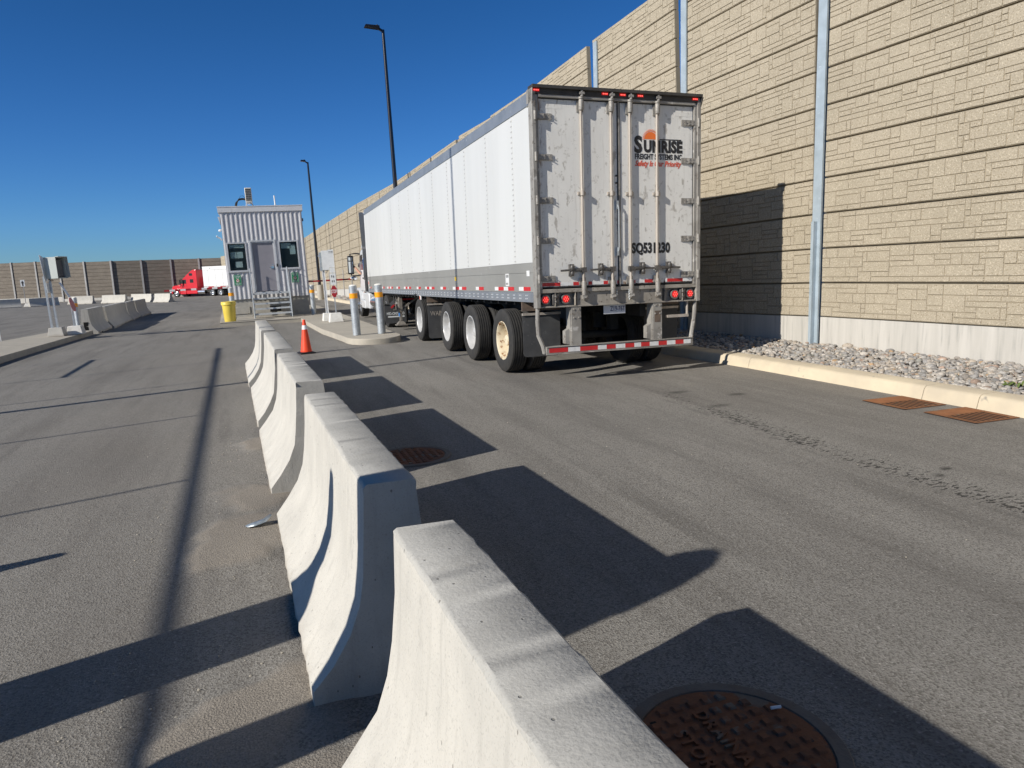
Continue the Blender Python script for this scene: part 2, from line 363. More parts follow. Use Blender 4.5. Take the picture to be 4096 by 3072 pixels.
def worn_concrete(name, c1, c2, topdirt=True, bump=.5):
    """cast concrete: mottling, run marks, air holes, grime along the top and splash at the foot"""
    m = bpy.data.materials.new(name); m.use_nodes = True
    N, L = nodes(m); b = N['Principled BSDF']; b.inputs['Roughness'].default_value = .92; b.inputs['Specular IOR Level'].default_value = .3
    tc = N.new('ShaderNodeTexCoord'); oi = N.new('ShaderNodeObjectInfo'); cb = N.new('ShaderNodeCombineXYZ')
    for i in range(3): L.new(oi.outputs['Random'], cb.inputs[i])
    ma = N.new('ShaderNodeVectorMath'); ma.operation = 'MULTIPLY_ADD'; L.new(cb.outputs[0], ma.inputs[0]); ma.inputs[1].default_value = (31, 47, 0); L.new(tc.outputs['Object'], ma.inputs[2])
    v = ma.outputs[0]
    def mp(sc):
        q = N.new('ShaderNodeMapping'); q.inputs['Scale'].default_value = sc; L.new(v, q.inputs['Vector']); return q.outputs[0]
    def noise(sc, vec=None, d=5, r=.6):
        t = N.new('ShaderNodeTexNoise'); t.inputs['Scale'].default_value = sc; t.inputs['Detail'].default_value = d; t.inputs['Roughness'].default_value = r
        L.new(vec or v, t.inputs['Vector']); return t.outputs[0]
    def rmp(x, a, z, o0=0, o1=1):
        q = N.new('ShaderNodeMapRange'); q.inputs[1].default_value = a; q.inputs[2].default_value = z; q.inputs[3].default_value = o0; q.inputs[4].default_value = o1
        L.new(x, q.inputs[0]); return q.outputs[0]
    def op(o, a, c):
        q = N.new('ShaderNodeMath'); q.operation = o
        for i, z in enumerate((a, c)):
            if isinstance(z, (int, float)): q.inputs[i].default_value = z
            else: L.new(z, q.inputs[i])
        return q.outputs[0]
    def mix(f, a, c):
        q = N.new('ShaderNodeMix'); q.data_type = 'RGBA'; L.new(f, q.inputs[0])
        if isinstance(a, tuple): q.inputs[6].default_value = (*a, 1)
        else: L.new(a, q.inputs[6])
        q.inputs[7].default_value = (*c, 1); return q.outputs[2]
    col = mix(rmp(noise(3.2), .35, .68), c1, c2)
    col = mix(op('MULTIPLY', rmp(noise(20, mp((1, 1, .06)), 4), .55, .75), .55), col, tuple(x*.80 for x in c2))
    col = mix(op('MULTIPLY', rmp(noise(130, None, 3), .56, .66), .45 if topdirt else .3), col, tuple(x*.62 for x in c2))
    vo = N.new('ShaderNodeTexVoronoi'); vo.inputs['Scale'].default_value = 34; L.new(mp((1, 1, .6)), vo.inputs['Vector'])
    sp = N.new('ShaderNodeSeparateColor'); L.new(vo.outputs['Color'], sp.inputs[0])
    hole = op('MULTIPLY', rmp(vo.outputs['Distance'], .16, .10), rmp(sp.outputs[0], .86, .90))
    col = mix(op('MULTIPLY', hole, .8), col, (.16, .15, .13))
    sx = N.new('ShaderNodeSeparateXYZ'); L.new(tc.outputs['Object'], sx.inputs[0])
    if topdirt:
        z = sx.outputs['Z']
        col = mix(op('MULTIPLY', rmp(op('ADD', z, op('MULTIPLY', noise(6), .22)), .93, 1.0), op('MULTIPLY', rmp(noise(9), .40, .62), .22)), col, (.30, .285, .25))
        foot = op('MULTIPLY', rmp(op('ADD', z, op('MULTIPLY', noise(8), .14)), .16, .08), .6)
        col = mix(foot, col, (.33, .29, .235))
        col = mix(op('MULTIPLY', rmp(noise(1.7, mp((1, 2.2, 1))), .62, .70), rmp(noise(40), .45, .6)), col, (.36, .345, .31))
    L.new(col, b.inputs['Base Color'])
    h = op('SUBTRACT', op('ADD', op('MULTIPLY', noise(85, None, 6), .5), op('MULTIPLY', noise(14), .6)), op('MULTIPLY', hole, .8))
    bp = N.new('ShaderNodeBump'); bp.inputs['Strength'].default_value = bump; bp.inputs['Distance'].default_value = .008
    L.new(h, bp.inputs['Height']); L.new(bp.outputs[0], b.inputs['Normal'])
    return m
M['concrete'] = worn_concrete('barrier_concrete', (.545,.52,.465), (.47,.45,.405), True, .35)
M['concrete_top'] = worn_concrete('barrier_top_concrete', (.47,.457,.42), (.41,.398,.365), True, .6)
M['concrete_end'] = worn_concrete('barrier_end_concrete', (.44,.42,.38), (.35,.335,.30), False, .6)

def text_mesh(body, size, mats, ext=.0012, bold=0.0, shear=0.0, sx=1.0, align='LEFT', space=1.0):
    cu = bpy.data.curves.new('lettering', 'FONT'); cu.body = body; cu.size = size; cu.extrude = ext
    cu.offset = bold*size; cu.shear = shear; cu.align_x = align; cu.space_character = space; cu.resolution_u = 3
    o = bpy.data.objects.new('lettering', cu); COL.objects.link(o)
    dg = bpy.context.evaluated_depsgraph_get()
    me = bpy.data.meshes.new_from_object(o.evaluated_get(dg))
    bpy.data.objects.remove(o); bpy.data.curves.remove(cu)
    for v in me.vertices: v.co.x *= sx
    me.materials.clear(); me.materials.append(mats)
    return me
def put_text(name, me, parent, loc, rot): # rot euler
    o = bpy.data.objects.new(name, me); COL.objects.link(o); o.parent = parent
    o.location = loc; o.rotation_euler = rot
    return o
FACE_MY = (PI/2, 0, 0)       # text readable from -y
FACE_MX = (PI/2, 0, -PI/2)   # text readable from -x

# smooth value noise for vertex masks
def vnoise(x, y, s, seed=0):
    g = np.random.default_rng(seed).random((256, 256))
    u = x*s; v = y*s; iu = np.floor(u).astype(int); iv = np.floor(v).astype(int); fu = u-iu; fv = v-iv
    fu = fu*fu*(3-2*fu); fv = fv*fv*(3-2*fv)
    a = g[iu % 256, iv % 256]; b = g[(iu+1) % 256, iv % 256]; c = g[iu % 256, (iv+1) % 256]; d = g[(iu+1) % 256, (iv+1) % 256]
    return (a*(1-fu)+b*fu)*(1-fv)+(c*(1-fu)+d*fu)*fv
def fbm(x, y, s, seed=0):
    return (vnoise(x, y, s, seed)*.5+vnoise(x, y, s*2.1, seed+1)*.3+vnoise(x, y, s*4.3, seed+2)*.2)

# ------------------------------------------------------------------ ground
def asphalt_mat():
    m = bpy.data.materials.new('asphalt'); m.use_nodes = True
    N, L = nodes(m); b = N['Principled BSDF']; b.inputs['Roughness'].default_value = .88; b.inputs['Specular IOR Level'].default_value = .35
    tc = N.new('ShaderNodeTexCoord'); v = tc.outputs['Object']
    def noise(sc, d=4, vec=v, rough=.6):
        t = N.new('ShaderNodeTexNoise'); t.inputs['Scale'].default_value = sc; t.inputs['Detail'].default_value = d; t.inputs['Roughness'].default_value = rough
        L.new(vec, t.inputs['Vector']); return t.outputs[0]
    def rmp(x, a, z, o0=0, o1=1):
        q = N.new('ShaderNodeMapRange'); q.inputs[1].default_value = a; q.inputs[2].default_value = z; q.inputs[3].default_value = o0; q.inputs[4].default_value = o1
        L.new(x, q.inputs[0]); return q.outputs[0]
    def mix(f, a, c):
        q = N.new('ShaderNodeMix'); q.data_type = 'RGBA'
        L.new(f, q.inputs[0])
        for idx, z in ((6, a), (7, c)):
            if isinstance(z, tuple): q.inputs[idx].default_value = (*z, 1)
            else: L.new(z, q.inputs[idx])
        return q.outputs[2]
    def mul(a, c):
        q = N.new('ShaderNodeMath'); q.operation = 'MULTIPLY'
        for i, z in enumerate((a, c)):
            if isinstance(z, (int, float)): q.inputs[i].default_value = z
            else: L.new(z, q.inputs[i])
        return q.outputs[0]
    def mapping(s, rot=(0,0,0)):
        q = N.new('ShaderNodeMapping'); q.inputs['Scale'].default_value = s; q.inputs['Rotation'].default_value = rot
        L.new(v, q.inputs['Vector']); return q.outputs[0]
    def attr(n):
        q = N.new('ShaderNodeAttribute'); q.attribute_name = n; return q.outputs['Fac']
    base = mix(rmp(noise(.35, 5), .35, .65), (.280,.264,.236), (.236,.224,.201))
    base = mix(rmp(noise(1.6, 6, mapping((1, .14, 1))), .45, .72), base, (.172,.160,.143))
    base = mix(mul(rmp(noise(2.6, 5, mapping((1.4, .10, 1), (0,0,.25))), .56, .72), .6), base, (.138,.129,.116))
    # aggregate grain
    vo = N.new('ShaderNodeTexVoronoi'); vo.inputs['Scale'].default_value = 115; L.new(v, vo.inputs['Vector'])
    sep = N.new('ShaderNodeSeparateColor'); L.new(vo.outputs['Color'], sep.inputs[0])
    base = mix(mul(rmp(sep.outputs[0], .60, .80), .60), base, (.092,.082,.070))
    base = mix(mul(rmp(sep.outputs[1], .94, .98), .6), base, (.38,.36,.33))
    base = mix(mul(rmp(noise(75, 3), .58, .68), .7), base, (.085,.078,.070))
    # sand swept against the barriers
    def op2(a, c):
        q = N.new('ShaderNodeMath'); q.operation = 'MULTIPLY_ADD'; q.inputs[1].default_value = .35
        L.new(c, q.inputs[0]); L.new(a, q.inputs[2]); return q.outputs[0]
    sand = rmp(noise(140, 4), .42, .60)
    sandc = mix(sand, (.320,.285,.238), (.19,.168,.142))
    base = mix(rmp(op2(attr('sand'), noise(38, 6)), .42, .85), base, sandc)
    # drips: small dark wet spots inside the drip track
    dr = N.new('ShaderNodeMath'); dr.operation = 'SUBTRACT'
    L.new(noise(24, 2, mapping((.62, 1.5, 1))), dr.inputs[0])
    q = rmp(attr('drip'), 0, 1, .80, .495); L.new(q, dr.inputs[1])
    base = mix(rmp(dr.outputs[0], 0, .035), base, (.045,.042,.038))
    base = mix(attr('oil'), base, (.035,.033,.030))
    base = mix(mul(attr('brown'), .55), base, (.225,.198,.162))
    L.new(base, b.inputs['Base Color'])
    bp = N.new('ShaderNodeBump'); bp.inputs['Strength'].default_value = .55; bp.inputs['Distance'].default_value = .006
    ad = N.new('ShaderNodeMath'); ad.operation = 'ADD'
    L.new(vo.outputs['Distance'], ad.inputs[0]); L.new(noise(260, 3), ad.inputs[1])
    L.new(ad.outputs[0], bp.inputs['Height']); L.new(bp.outputs[0], b.inputs['Normal'])
    return m
def axis_lines(parts):
    out = []
    for a, b, n in parts: out += list(np.linspace(a, b, n, endpoint=False))
    return np.array(out+[parts[-1][1]])
gx = axis_lines([(-900,-60,8),(-60,-14,14),(-14,-2,80),(-2,-.9,22),(-.9,.3,56),(.3,8,150),(8,20,10),(20,900,8)])
gy = axis_lines([(-200,-10,8),(-10,1,24),(1,8,190),(8,10,26),(10,22,90),(22,50,56),(50,135,60),(135,1200,10)])
X, Y = np.meshgrid(gx, gy, indexing='ij')
Z = gz(Y)
Z = np.where(Y > 135, -.69, Z)
def blob(cx, cy, rx, ry, soft=.55, seed=0):
    n = fbm(X, Y, 3.0, seed)
    d = np.sqrt(((X-cx)/rx)**2+((Y-cy)/ry)**2)+(n-.5)*1.1
    return np.clip((1-d)/soft, 0, 1)
sandm = np.zeros_like(X)
for i, (cx, cy, rx, ry) in enumerate([(-.12,7.5,.28,.42),(-.16,5.5,.34,.55),(-.18,4.85,.42,.5),(-.30,4.6,.30,.35),(-.10,2.75,.36,.38),(-.32,2.62,.30,.25),(.02,10.9,.3,.6),(-.05,2.2,.5,.3)]):
    sandm = np.maximum(sandm, blob(cx, cy, rx, ry, .6, 40+i))
Z = Z+np.minimum(sandm, .8)*.028*(.7+.6*vnoise(X, Y, 2.5, 31))
pathy = np.array([0,3.4,3.9,4.5,5.0,5.5,6.4,7.3,8.2,9.5]); pathx = np.array([4.5,4.43,4.41,4.40,4.44,4.48,4.56,4.62,4.72,4.9])
px = np.interp(Y, pathy, pathx)
off = X-px
drip = np.exp(-(np.maximum(off-.10,0)/.42)**2)*np.exp(-(np.minimum(off-.10,0)/.12)**2)*((Y > 2.0) & (Y < 9.2))
drip *= np.clip((9.2-Y)/1.0, 0, 1)*(.55+.75*fbm(X, Y, 1.1, 71))
line = np.exp(-((off+.02)/.022)**2)*((Y > 2.5) & (Y < 7.6))*.30*(vnoise(X, Y, 9, 5) > .5)
oil = np.maximum.reduce([blob(4.95,3.95,.10,.07,.4,81), blob(4.75,3.85,.06,.04,.4,82)*.8, blob(5.6,7.4,.16,.10,.6,83)*.7, blob(5.05,7.9,.18,.1,.6,84)*.6, blob(4.95,6.9,.2,.08,.6,85)*.5, line])
brown = np.clip(np.exp(-((X-(Y*-.02-1.2))/1.3)**2)*.8, 0, 1)*(fbm(X, Y, .5, 90))+np.exp(-((X-6.9)/.35)**2)*((Y > 0) & (Y < 14))*.9*fbm(X, Y, .9, 93)
nx, ny = X.shape
idx = np.arange(nx*ny).reshape(nx, ny)
quads = np.stack([idx[:-1,:-1], idx[1:,:-1], idx[1:,1:], idx[:-1,1:]], -1).reshape(-1, 4)
me = bpy.data.meshes.new('ground')
me.from_pydata(np.stack([X, Y, Z], -1).reshape(-1, 3).tolist(), [], quads.tolist())
for n, a in (('sand', sandm), ('drip', drip), ('oil', oil), ('brown', np.clip(brown, 0, 1))):
    at = me.attributes.new(n, 'FLOAT', 'POINT'); at.data.foreach_set('value', a.reshape(-1).astype(np.float32))
me.materials.append(asphalt_mat())
me.polygons.foreach_set('use_smooth', [True]*len(me.polygons))
ground = bpy.data.objects.new('ground', me); COL.objects.link(ground); tag(ground, 'grey asphalt yard with dusty patches and oil drips', 'ground', kind='structure')

# ------------------------------------------------------------------ kerb and gravel strip
KX = np.array([7.22, 7.12, 7.10, 6.98, 6.62, 5.33, 5.02, 4.9, 4.3]); KY = np.array([-8, 4.8, 9.3, 12.0, 19.0, 46, 60, 72, 90])
def kerb_x(y): return float(np.interp(y, KY, KX))
WALLX = np.array([9.45,8.72,8.53,8.34,8.16,7.63,7.04,6.45,5.75,5.0,3.2,-1.0,-5.5]); WALLY = np.array([-8,6,9.3,12.9,16.35,26.3,37.5,49.4,62.5,76,90,102,112])
def wall_x(y): return float(np.interp(y, WALLY, WALLX))
kb = MB()
joints = [-8, 2.0, 4.1, 4.72, 5.38, 6.05, 9.15, 12, 15, 18, 22, 26, 30, 35, 40, 45, 50, 55, 60, 66, 72, 80, 88]
prof = [(0, 0), (.035, .125), (.055, .15), (.085, .162), (.33, .165), (.36, 0)]
for a, b in zip(joints[:-1], joints[1:]):
    a2 = a+.004; b2 = b-.004
    vs = []
    for yy in (a2, b2):
        for (du, dz) in prof: vs.append((kerb_x(yy)+du, yy, G(yy)+dz-.002))
    n = len(prof)
    fs = [[i, i+1, n+i+1, n+i] for i in range(n-1)]+[list(range(n))[::-1], [n+i for i in range(n)]]
    kb.add(vs, fs)
ko = kb.build('kerb', M['kerb'], smooth=True); tag(ko, 'cream concrete kerb along the gravel strip', 'kerb', kind='structure')

def gravel_mat():
    m = mat('river_gravel', (.4,.4,.4), (.3,.3,.3), 30, .85, bump=.25, bscale=80)
    N, L = nodes(m); b = N['Principled BSDF']
    at = N.new('ShaderNodeAttribute'); at.attribute_name = 'stone_colour'
    no = N.new('ShaderNodeTexNoise'); no.inputs['Scale'].default_value = 55; no.inputs['Detail'].default_value = 4
    tc = N.new('ShaderNodeTexCoord'); L.new(tc.outputs['Object'], no.inputs['Vector'])
    mr = N.new('ShaderNodeMapRange'); mr.inputs[1].default_value = .3; mr.inputs[2].default_value = .7; mr.inputs[3].default_value = .7; mr.inputs[4].default_value = 1.2
    L.new(no.outputs[0], mr.inputs[0])
    mx = N.new('ShaderNodeMix'); mx.data_type = 'RGBA'; mx.blend_type = 'MULTIPLY'; mx.inputs[0].default_value = 1
    L.new(at.outputs['Color'], mx.inputs[6]); L.new(mr.outputs[0], mx.inputs[7])
    L.new(mx.outputs[2], b.inputs['Base Color'])
    return m
bmi = bmesh.new(); bmesh.ops.create_icosphere(bmi, subdivisions=2, radius=1.0)
ico_v = np.array([v.co[:] for v in bmi.verts]); ico_f = np.array([[v.index for v in f.verts] for f in bmi.faces]); bmi.free()
bmi = bmesh.new(); bmesh.ops.create_icosphere(bmi, subdivisions=1, radius=1.0)
ico1_v = np.array([v.co[:] for v in bmi.verts]); ico1_f = np.array([[v.index for v in f.verts] for f in bmi.faces]); bmi.free()
PAL = np.array([(.36,.355,.345),(.30,.30,.30),(.43,.41,.385),(.25,.25,.255),(.40,.36,.31),(.33,.31,.29),(.48,.46,.43),(.44,.31,.19),(.38,.29,.24),(.28,.285,.27)])
PW = np.array([.2,.17,.14,.1,.12,.1,.08,.025,.035,.03]); PW /= PW.sum()
def gravel_z(t): return .13+.13*np.clip(t, 0, 1)
VV, FF, CC = [], [], []
off_v = 0
def add_stones(n, y0, y1, smin, smax, iv, iff):
    global off_v
    ys = nr.uniform(y0, y1, n); t = nr.uniform(0, 1, n)
    kx = np.interp(ys, KY, KX)+.34; wx = np.interp(ys, WALLY, WALLX)-.02
    xs = kx+t*(wx-kx)
    s = nr.uniform(smin, smax, n)*np.exp(nr.normal(0, .25, n))
    z = gz(ys)+gravel_z(t)+nr.uniform(-.012, .03, n)
    for i in range(n):
        a = nr.uniform(0, 2*PI); sc = np.array([1, nr.uniform(.65, 1), nr.uniform(.45, .75)])*s[i]
        d = nr.normal(0, 1, 3)*.22; e = nr.normal(0, 1, 3)*.2
        v = iv*(1+np.abs(iv@d)[:, None]*.6+(iv@e)[:, None]*.35)
        v = np.sign(v)*np.abs(v)**.9*sc
        tl = nr.normal(0, .3)
        ca, sa, ct, st = math.cos(a), math.sin(a), math.cos(tl), math.sin(tl)
        v = v@np.array([[1,0,0],[0,ct,-st],[0,st,ct]]).T@np.array([[ca,-sa,0],[sa,ca,0],[0,0,1]]).T
        VV.append(v+[xs[i], ys[i], z[i]]); FF.append(iff+off_v); off_v += len(iv)
        c = PAL[nr.choice(len(PAL), p=PW)]*nr.uniform(.70, 1.12)*np.array([1.04, .99, .92])
        CC.append(np.tile([*c, 1], (len(iv), 1)))
add_stones(4800, 2.6, 8.5, .017, .035, ico_v, ico_f)
add_stones(3200, 8.5, 14, .021, .040, ico1_v, ico1_f)
add_stones(1700, 14, 30, .045, .075, ico1_v, ico1_f)
add_stones(900, 30, 78, .07, .12, ico1_v, ico1_f)
ybed = np.linspace(-8, 90, 99)
bv = []
for yy in ybed:
    for t in (0, .5, 1):
        k0 = kerb_x(yy)+.345; w0 = wall_x(yy)+.05
        bv.append((k0+t*(w0-k0), yy, G(yy)+gravel_z(t)-.02))
bf = [[i*3+j, i*3+j+1, (i+1)*3+j+1, (i+1)*3+j] for i in range(len(ybed)-1) for j in (0, 1)]
allv = np.concatenate(VV+[np.array(bv)]); allf = np.concatenate(FF).tolist()+[[q+off_v for q in f] for f in bf]
allc = np.concatenate(CC+[np.tile([.20,.19,.18,1], (len(bv), 1))]).astype(np.float32)
me = bpy.data.meshes.new('gravel'); me.from_pydata(allv.tolist(), [], allf)
ca = me.color_attributes.new('stone_colour', 'FLOAT_COLOR', 'POINT'); ca.data.foreach_set('color', allc.reshape(-1))
me.polygons.foreach_set('use_smooth', [True]*len(me.polygons)); me.materials.append(gravel_mat())
go = bpy.data.objects.new('gravel', me); COL.objects.link(go)
tag(go, 'grey river stones filling the strip below the tan wall', 'gravel', kind='stuff')
wd = MB()
for i in range(26):
    a = rnd.uniform(0, 6.28); l = rnd.uniform(.03, .07); c = Vector((7.72+rnd.gauss(0,.04), 5.45+rnd.gauss(0,.05), .2))
    d = Vector((math.cos(a), math.sin(a), rnd.uniform(.3, 1))).normalized(); sd = d.cross(Vector((0,0,1))).normalized()*.008
    wd.add([c-sd, c+sd, c+d*l+sd*1.6, c+d*l*1.3, c+d*l-sd*1.6], [(0,1,2,3,4)])
tag(wd.build('weed_plant', M['weed'], smooth=False), 'small green weed growing between the river stones', 'weed')

# ------------------------------------------------------------------ noise walls
def ashlar(w, h, seed):
    """random ashlar layout of one moulded panel, packed on a fine grid"""
    q = random.Random(seed); out = []
    nrow = 7; nc = int(round(w/.078)); rh = h/nrow; cw = w/nc
    occ = [[False]*nc for _ in range(nrow)]
    def free(r, c, h1, w1): return r+h1 <= nrow and c+w1 <= nc and not any(occ[r+j][c+k] for j in range(h1) for k in range(w1))
    def put(r, c, h1, w1):
        for j in range(h1):
            for k in range(w1): occ[r+j][c+k] = True
        out.append((c*cw, r*rh, (c+w1)*cw, (r+h1)*rh))
    for _ in range(70):
        h1 = q.choice([2, 2, 2, 3]); w1 = q.randint(3, 6) if h1 == 2 else q.randint(3, 4)
        r = q.randint(0, nrow-h1); c = q.randint(0, nc-w1)
        ro = max(0, c-1)
        if free(r, c, h1, w1) and sum(sum(row_) for row_ in occ) < nrow*nc*.50: put(r, c, h1, w1)
    for r in range(nrow):
        c = 0
        while c < nc:
            if occ[r][c]: c += 1; continue
            w1 = 1; want = q.randint(3, 9)
            while w1 < want and free(r, c+w1, 1, 1): w1 += 1
            if c+w1 < nc and free(r, c+w1, 1, 1) and not free(r, c+w1+1, 1, 1): w1 += 1
            h1 = 2 if (w1 <= 4 and free(r, c, 2, w1) and q.random() < .6) else 1
            put(r, c, h1, w1); c += w1
    return out
def panel_mesh(bay_w, rows, rh, gap, seeds, depth, detail=True):
    """panel stack facing -y in local space: x along the bay, z up"""
    mb = MB(); bw = bay_w
    for r in range(rows):
        z0 = r*rh; g = .0075
        if detail:
            mb.box((0, depth*.5+.0005, z0+.011), (bw, depth*.5+.10, z0+rh-.011), 1); mb.box((0, .06, z0-.011), (bw, .10, z0+.011), 1)
            for (a, b, c, d) in ashlar(bw, rh-.026, seeds[r % len(seeds)]):
                e = rnd.uniform(-.002, .003)
                x0, x1, y0, y1 = a+g/2, c-g/2, z0+.013+b+g/2, z0+.013+d-g/2
                if x1-x0 < .02: continue
                c_ = .004
                f0 = -e; bk = depth*.5+.0015
                mb.add([(x0+c_, f0, y0+c_), (x1-c_, f0, y0+c_), (x1-c_, f0, y1-c_), (x0+c_, f0, y1-c_),
                        (x0, bk, y0), (x1, bk, y0), (x1, bk, y1), (x0, bk, y1)],
                       [(0,1,2,3), (0,4,5,1), (1,5,6,2), (2,6,7,3), (3,7,4,0)], 0)
        else:
            mb.box((0, .012, z0+.02), (bw, .14, z0+rh-.02), 0)
            mb.box((0, .05, z0), (bw, .13, z0+.02), 1)
            mb.box((0, .05, z0+rh-.02), (bw, .13, z0+rh), 1)
    return mb
def ztop(y): return float(np.interp(y, [-8,9,14,16.3,19.7,26.3,32.9,37.5,49,62,76,90,112],[7.26,7.26,7.17,7.04,6.83,6.63,6.4,6.24,6.2,5.95,5.6,5.2,4.9]))
wall = thing('noise_wall', 'long tan stone-patterned noise wall with steel posts and pale concrete base', 'wall', (8.5, 9.3, 0))
WO = Vector((8.5, 9.3, 0))
posts = []
# walk along the path with a fixed spacing
def walk(xs, ys, start_y, step, n):
    pts = [Vector((float(np.interp(start_y, ys, xs)), start_y))]
    yy = start_y
    for _ in range(n):
        p = pts[-1]; q = yy
        while True:
            q += .02; c = Vector((float(np.interp(q, ys, xs)), q))
            if (c-p).length >= step or q > ys[-1]: break
        if q > ys[-1]: break
        pts.append(c); yy = q
    return pts
WP = walk(WALLX, WALLY, 9.3-3.52*4, 3.52, 60)
SEEDS = [3, 21, 8, 34, 55, 13, 89, 144, 5, 77, 42, 60]
panel_cache = {}
for i in range(len(WP)-1):
    a, b = WP[i], WP[i+1]; mid = (a+b)/2; d = (b-a); L = d.length; ang = math.atan2(d.y, d.x)
    zt = ztop(mid.y); tl_ = -math.asin((ztop(a.y)-ztop(b.y))/L)*(1 if (mid.y < 22 or 27 < mid.y < 43 or mid.y > 47) else 0)
    rows, rh = (12, .545) if mid.y < 24 else ((11, .545) if mid.y < 45 else (10, .545))
    zb = zt-rows*rh
    key = (rows, i % 2, mid.y < 62)
    if key not in panel_cache:
        sd = SEEDS[(i*5) % 12:]+SEEDS[:(i*5) % 12]
        mb = panel_mesh(3.52-.20, rows, rh, .02, sd, .02, True)
        panel_cache[key] = mb.mesh('panel', [M['stone'], M['stone_back']])
        bm_fix(panel_cache[key])
    o = bpy.data.objects.new('panel', panel_cache[key]); COL.objects.link(o); o.parent = wall
    # local +x runs from b back to a so that the patterned face looks at the road
    dn = d.normalized(); nrm = Vector((-dn.y, dn.x))
    st = b-dn*.10
    o.location = Vector((st.x, st.y, zb+math.sin(tl_)*1.66))-WO
    o.rotation_euler = (0, tl_, ang+PI)
    bp_ = MB(); bp_.box((.0, .0, -1.2), (3.52-.20, .16, 0))
    o2 = bp_.build('base_panel', M['base_panel'], wall); o2.location = Vector((st.x, st.y, zb-.004+math.sin(tl_)*1.66))-WO; o2.rotation_euler = (0, tl_, ang+PI)
    # post at the near end of the bay
    pm = MB()
    if mid.y < 24:
        pm.box((-.085, -.045, -1.0), (.085, -.012, zt-zb+.03)); pm.box((-.02, -.012, -1.0), (.02, .18, zt-zb+.03)); pm.box((-.105, .18, -1.0), (.105, .21, zt-zb+.03))
        pm.box((-.095, -.058, -1.0), (.02, -.047, 1.55)); pm.box((-.005, -.12, -1.0), (.02, -.058, 1.55))
        o3 = pm.build('post', M['galv_blue'], wall, smooth=False)
    else:
        pm.box((-.095, .02, -1.0), (.095, .10, zt-zb+.01)); o3 = pm.build('post', M['stone_back'], wall, smooth=False)
        pm = MB(); pm.box((-.07, -.045, -1.0), (.07, .018, 1.5)); pm.build('post_sleeve', M['far_post'], o3, smooth=False)
    o3.location = Vector((a.x, a.y, zb))-WO; o3.rotation_euler = (PLUMB[0]*0, PLUMB[1]*0, ang+PI)

FWX = [-4, -8, -12, -16, -20.5, -25, -29.4, -36, -50, -85]; FWY = [112.6, 113.6, 114.0, 113.8, 114.0, 116.2, 118.6, 122, 130, 152]
far = thing('far_noise_wall', 'brown horizontally ribbed noise wall with grey posts closing the far end of the yard', 'wall', (-20, 114, 0))
FO = Vector((-20, 114, 0))
fp = [Vector((FWX[0], FWY[0]))]; t = 0
pl = [Vector(p) for p in zip(FWX, FWY)]
cum = [0]
for i in range(len(pl)-1): cum.append(cum[-1]+(pl[i+1]-pl[i]).length)
fp = [Vector((float(np.interp(s, cum, FWX)), float(np.interp(s, cum, FWY)))) for s in np.arange(0, cum[-1], 3.8)]
fpm = None
for i in range(len(fp)-1):
    a, b = fp[i], fp[i+1]; d = b-a; ang = math.atan2(d.y, d.x)
    zb = -.20 + (.30 if a.x < -24 else 0)
    if fpm is None:
        fpm = panel_mesh(3.8-.2, 10, .5, .02, SEEDS, .02, False).mesh('panel', [M['stone_far'], M['stone_far_back']]); bm_fix(fpm)
    dn = d.normalized(); st = b-dn*.1
    o = bpy.data.objects.new('panel', fpm); COL.objects.link(o); o.parent = far
    o.location = Vector((st.x, st.y, zb))-FO; o.rotation_euler = (0, 0, ang+PI)
    q = MB(); q.box((0, -.06, -.9), (3.6, .16, 0)); o2 = q.build('base_panel', M['base_panel'], far); o2.location = Vector((st.x, st.y, zb-.004))-FO; o2.rotation_euler = (0, 0, ang+PI)
    q = MB(); pq = .17 if a.x > -22 else .11; q.box((-.115, -pq, -.9), (.115, .25, 5.06)); o3 = q.build('post', M['far_post'], far); o3.location = Vector((a.x, a.y, zb))-FO; o3.rotation_euler = (0, 0, ang+PI)

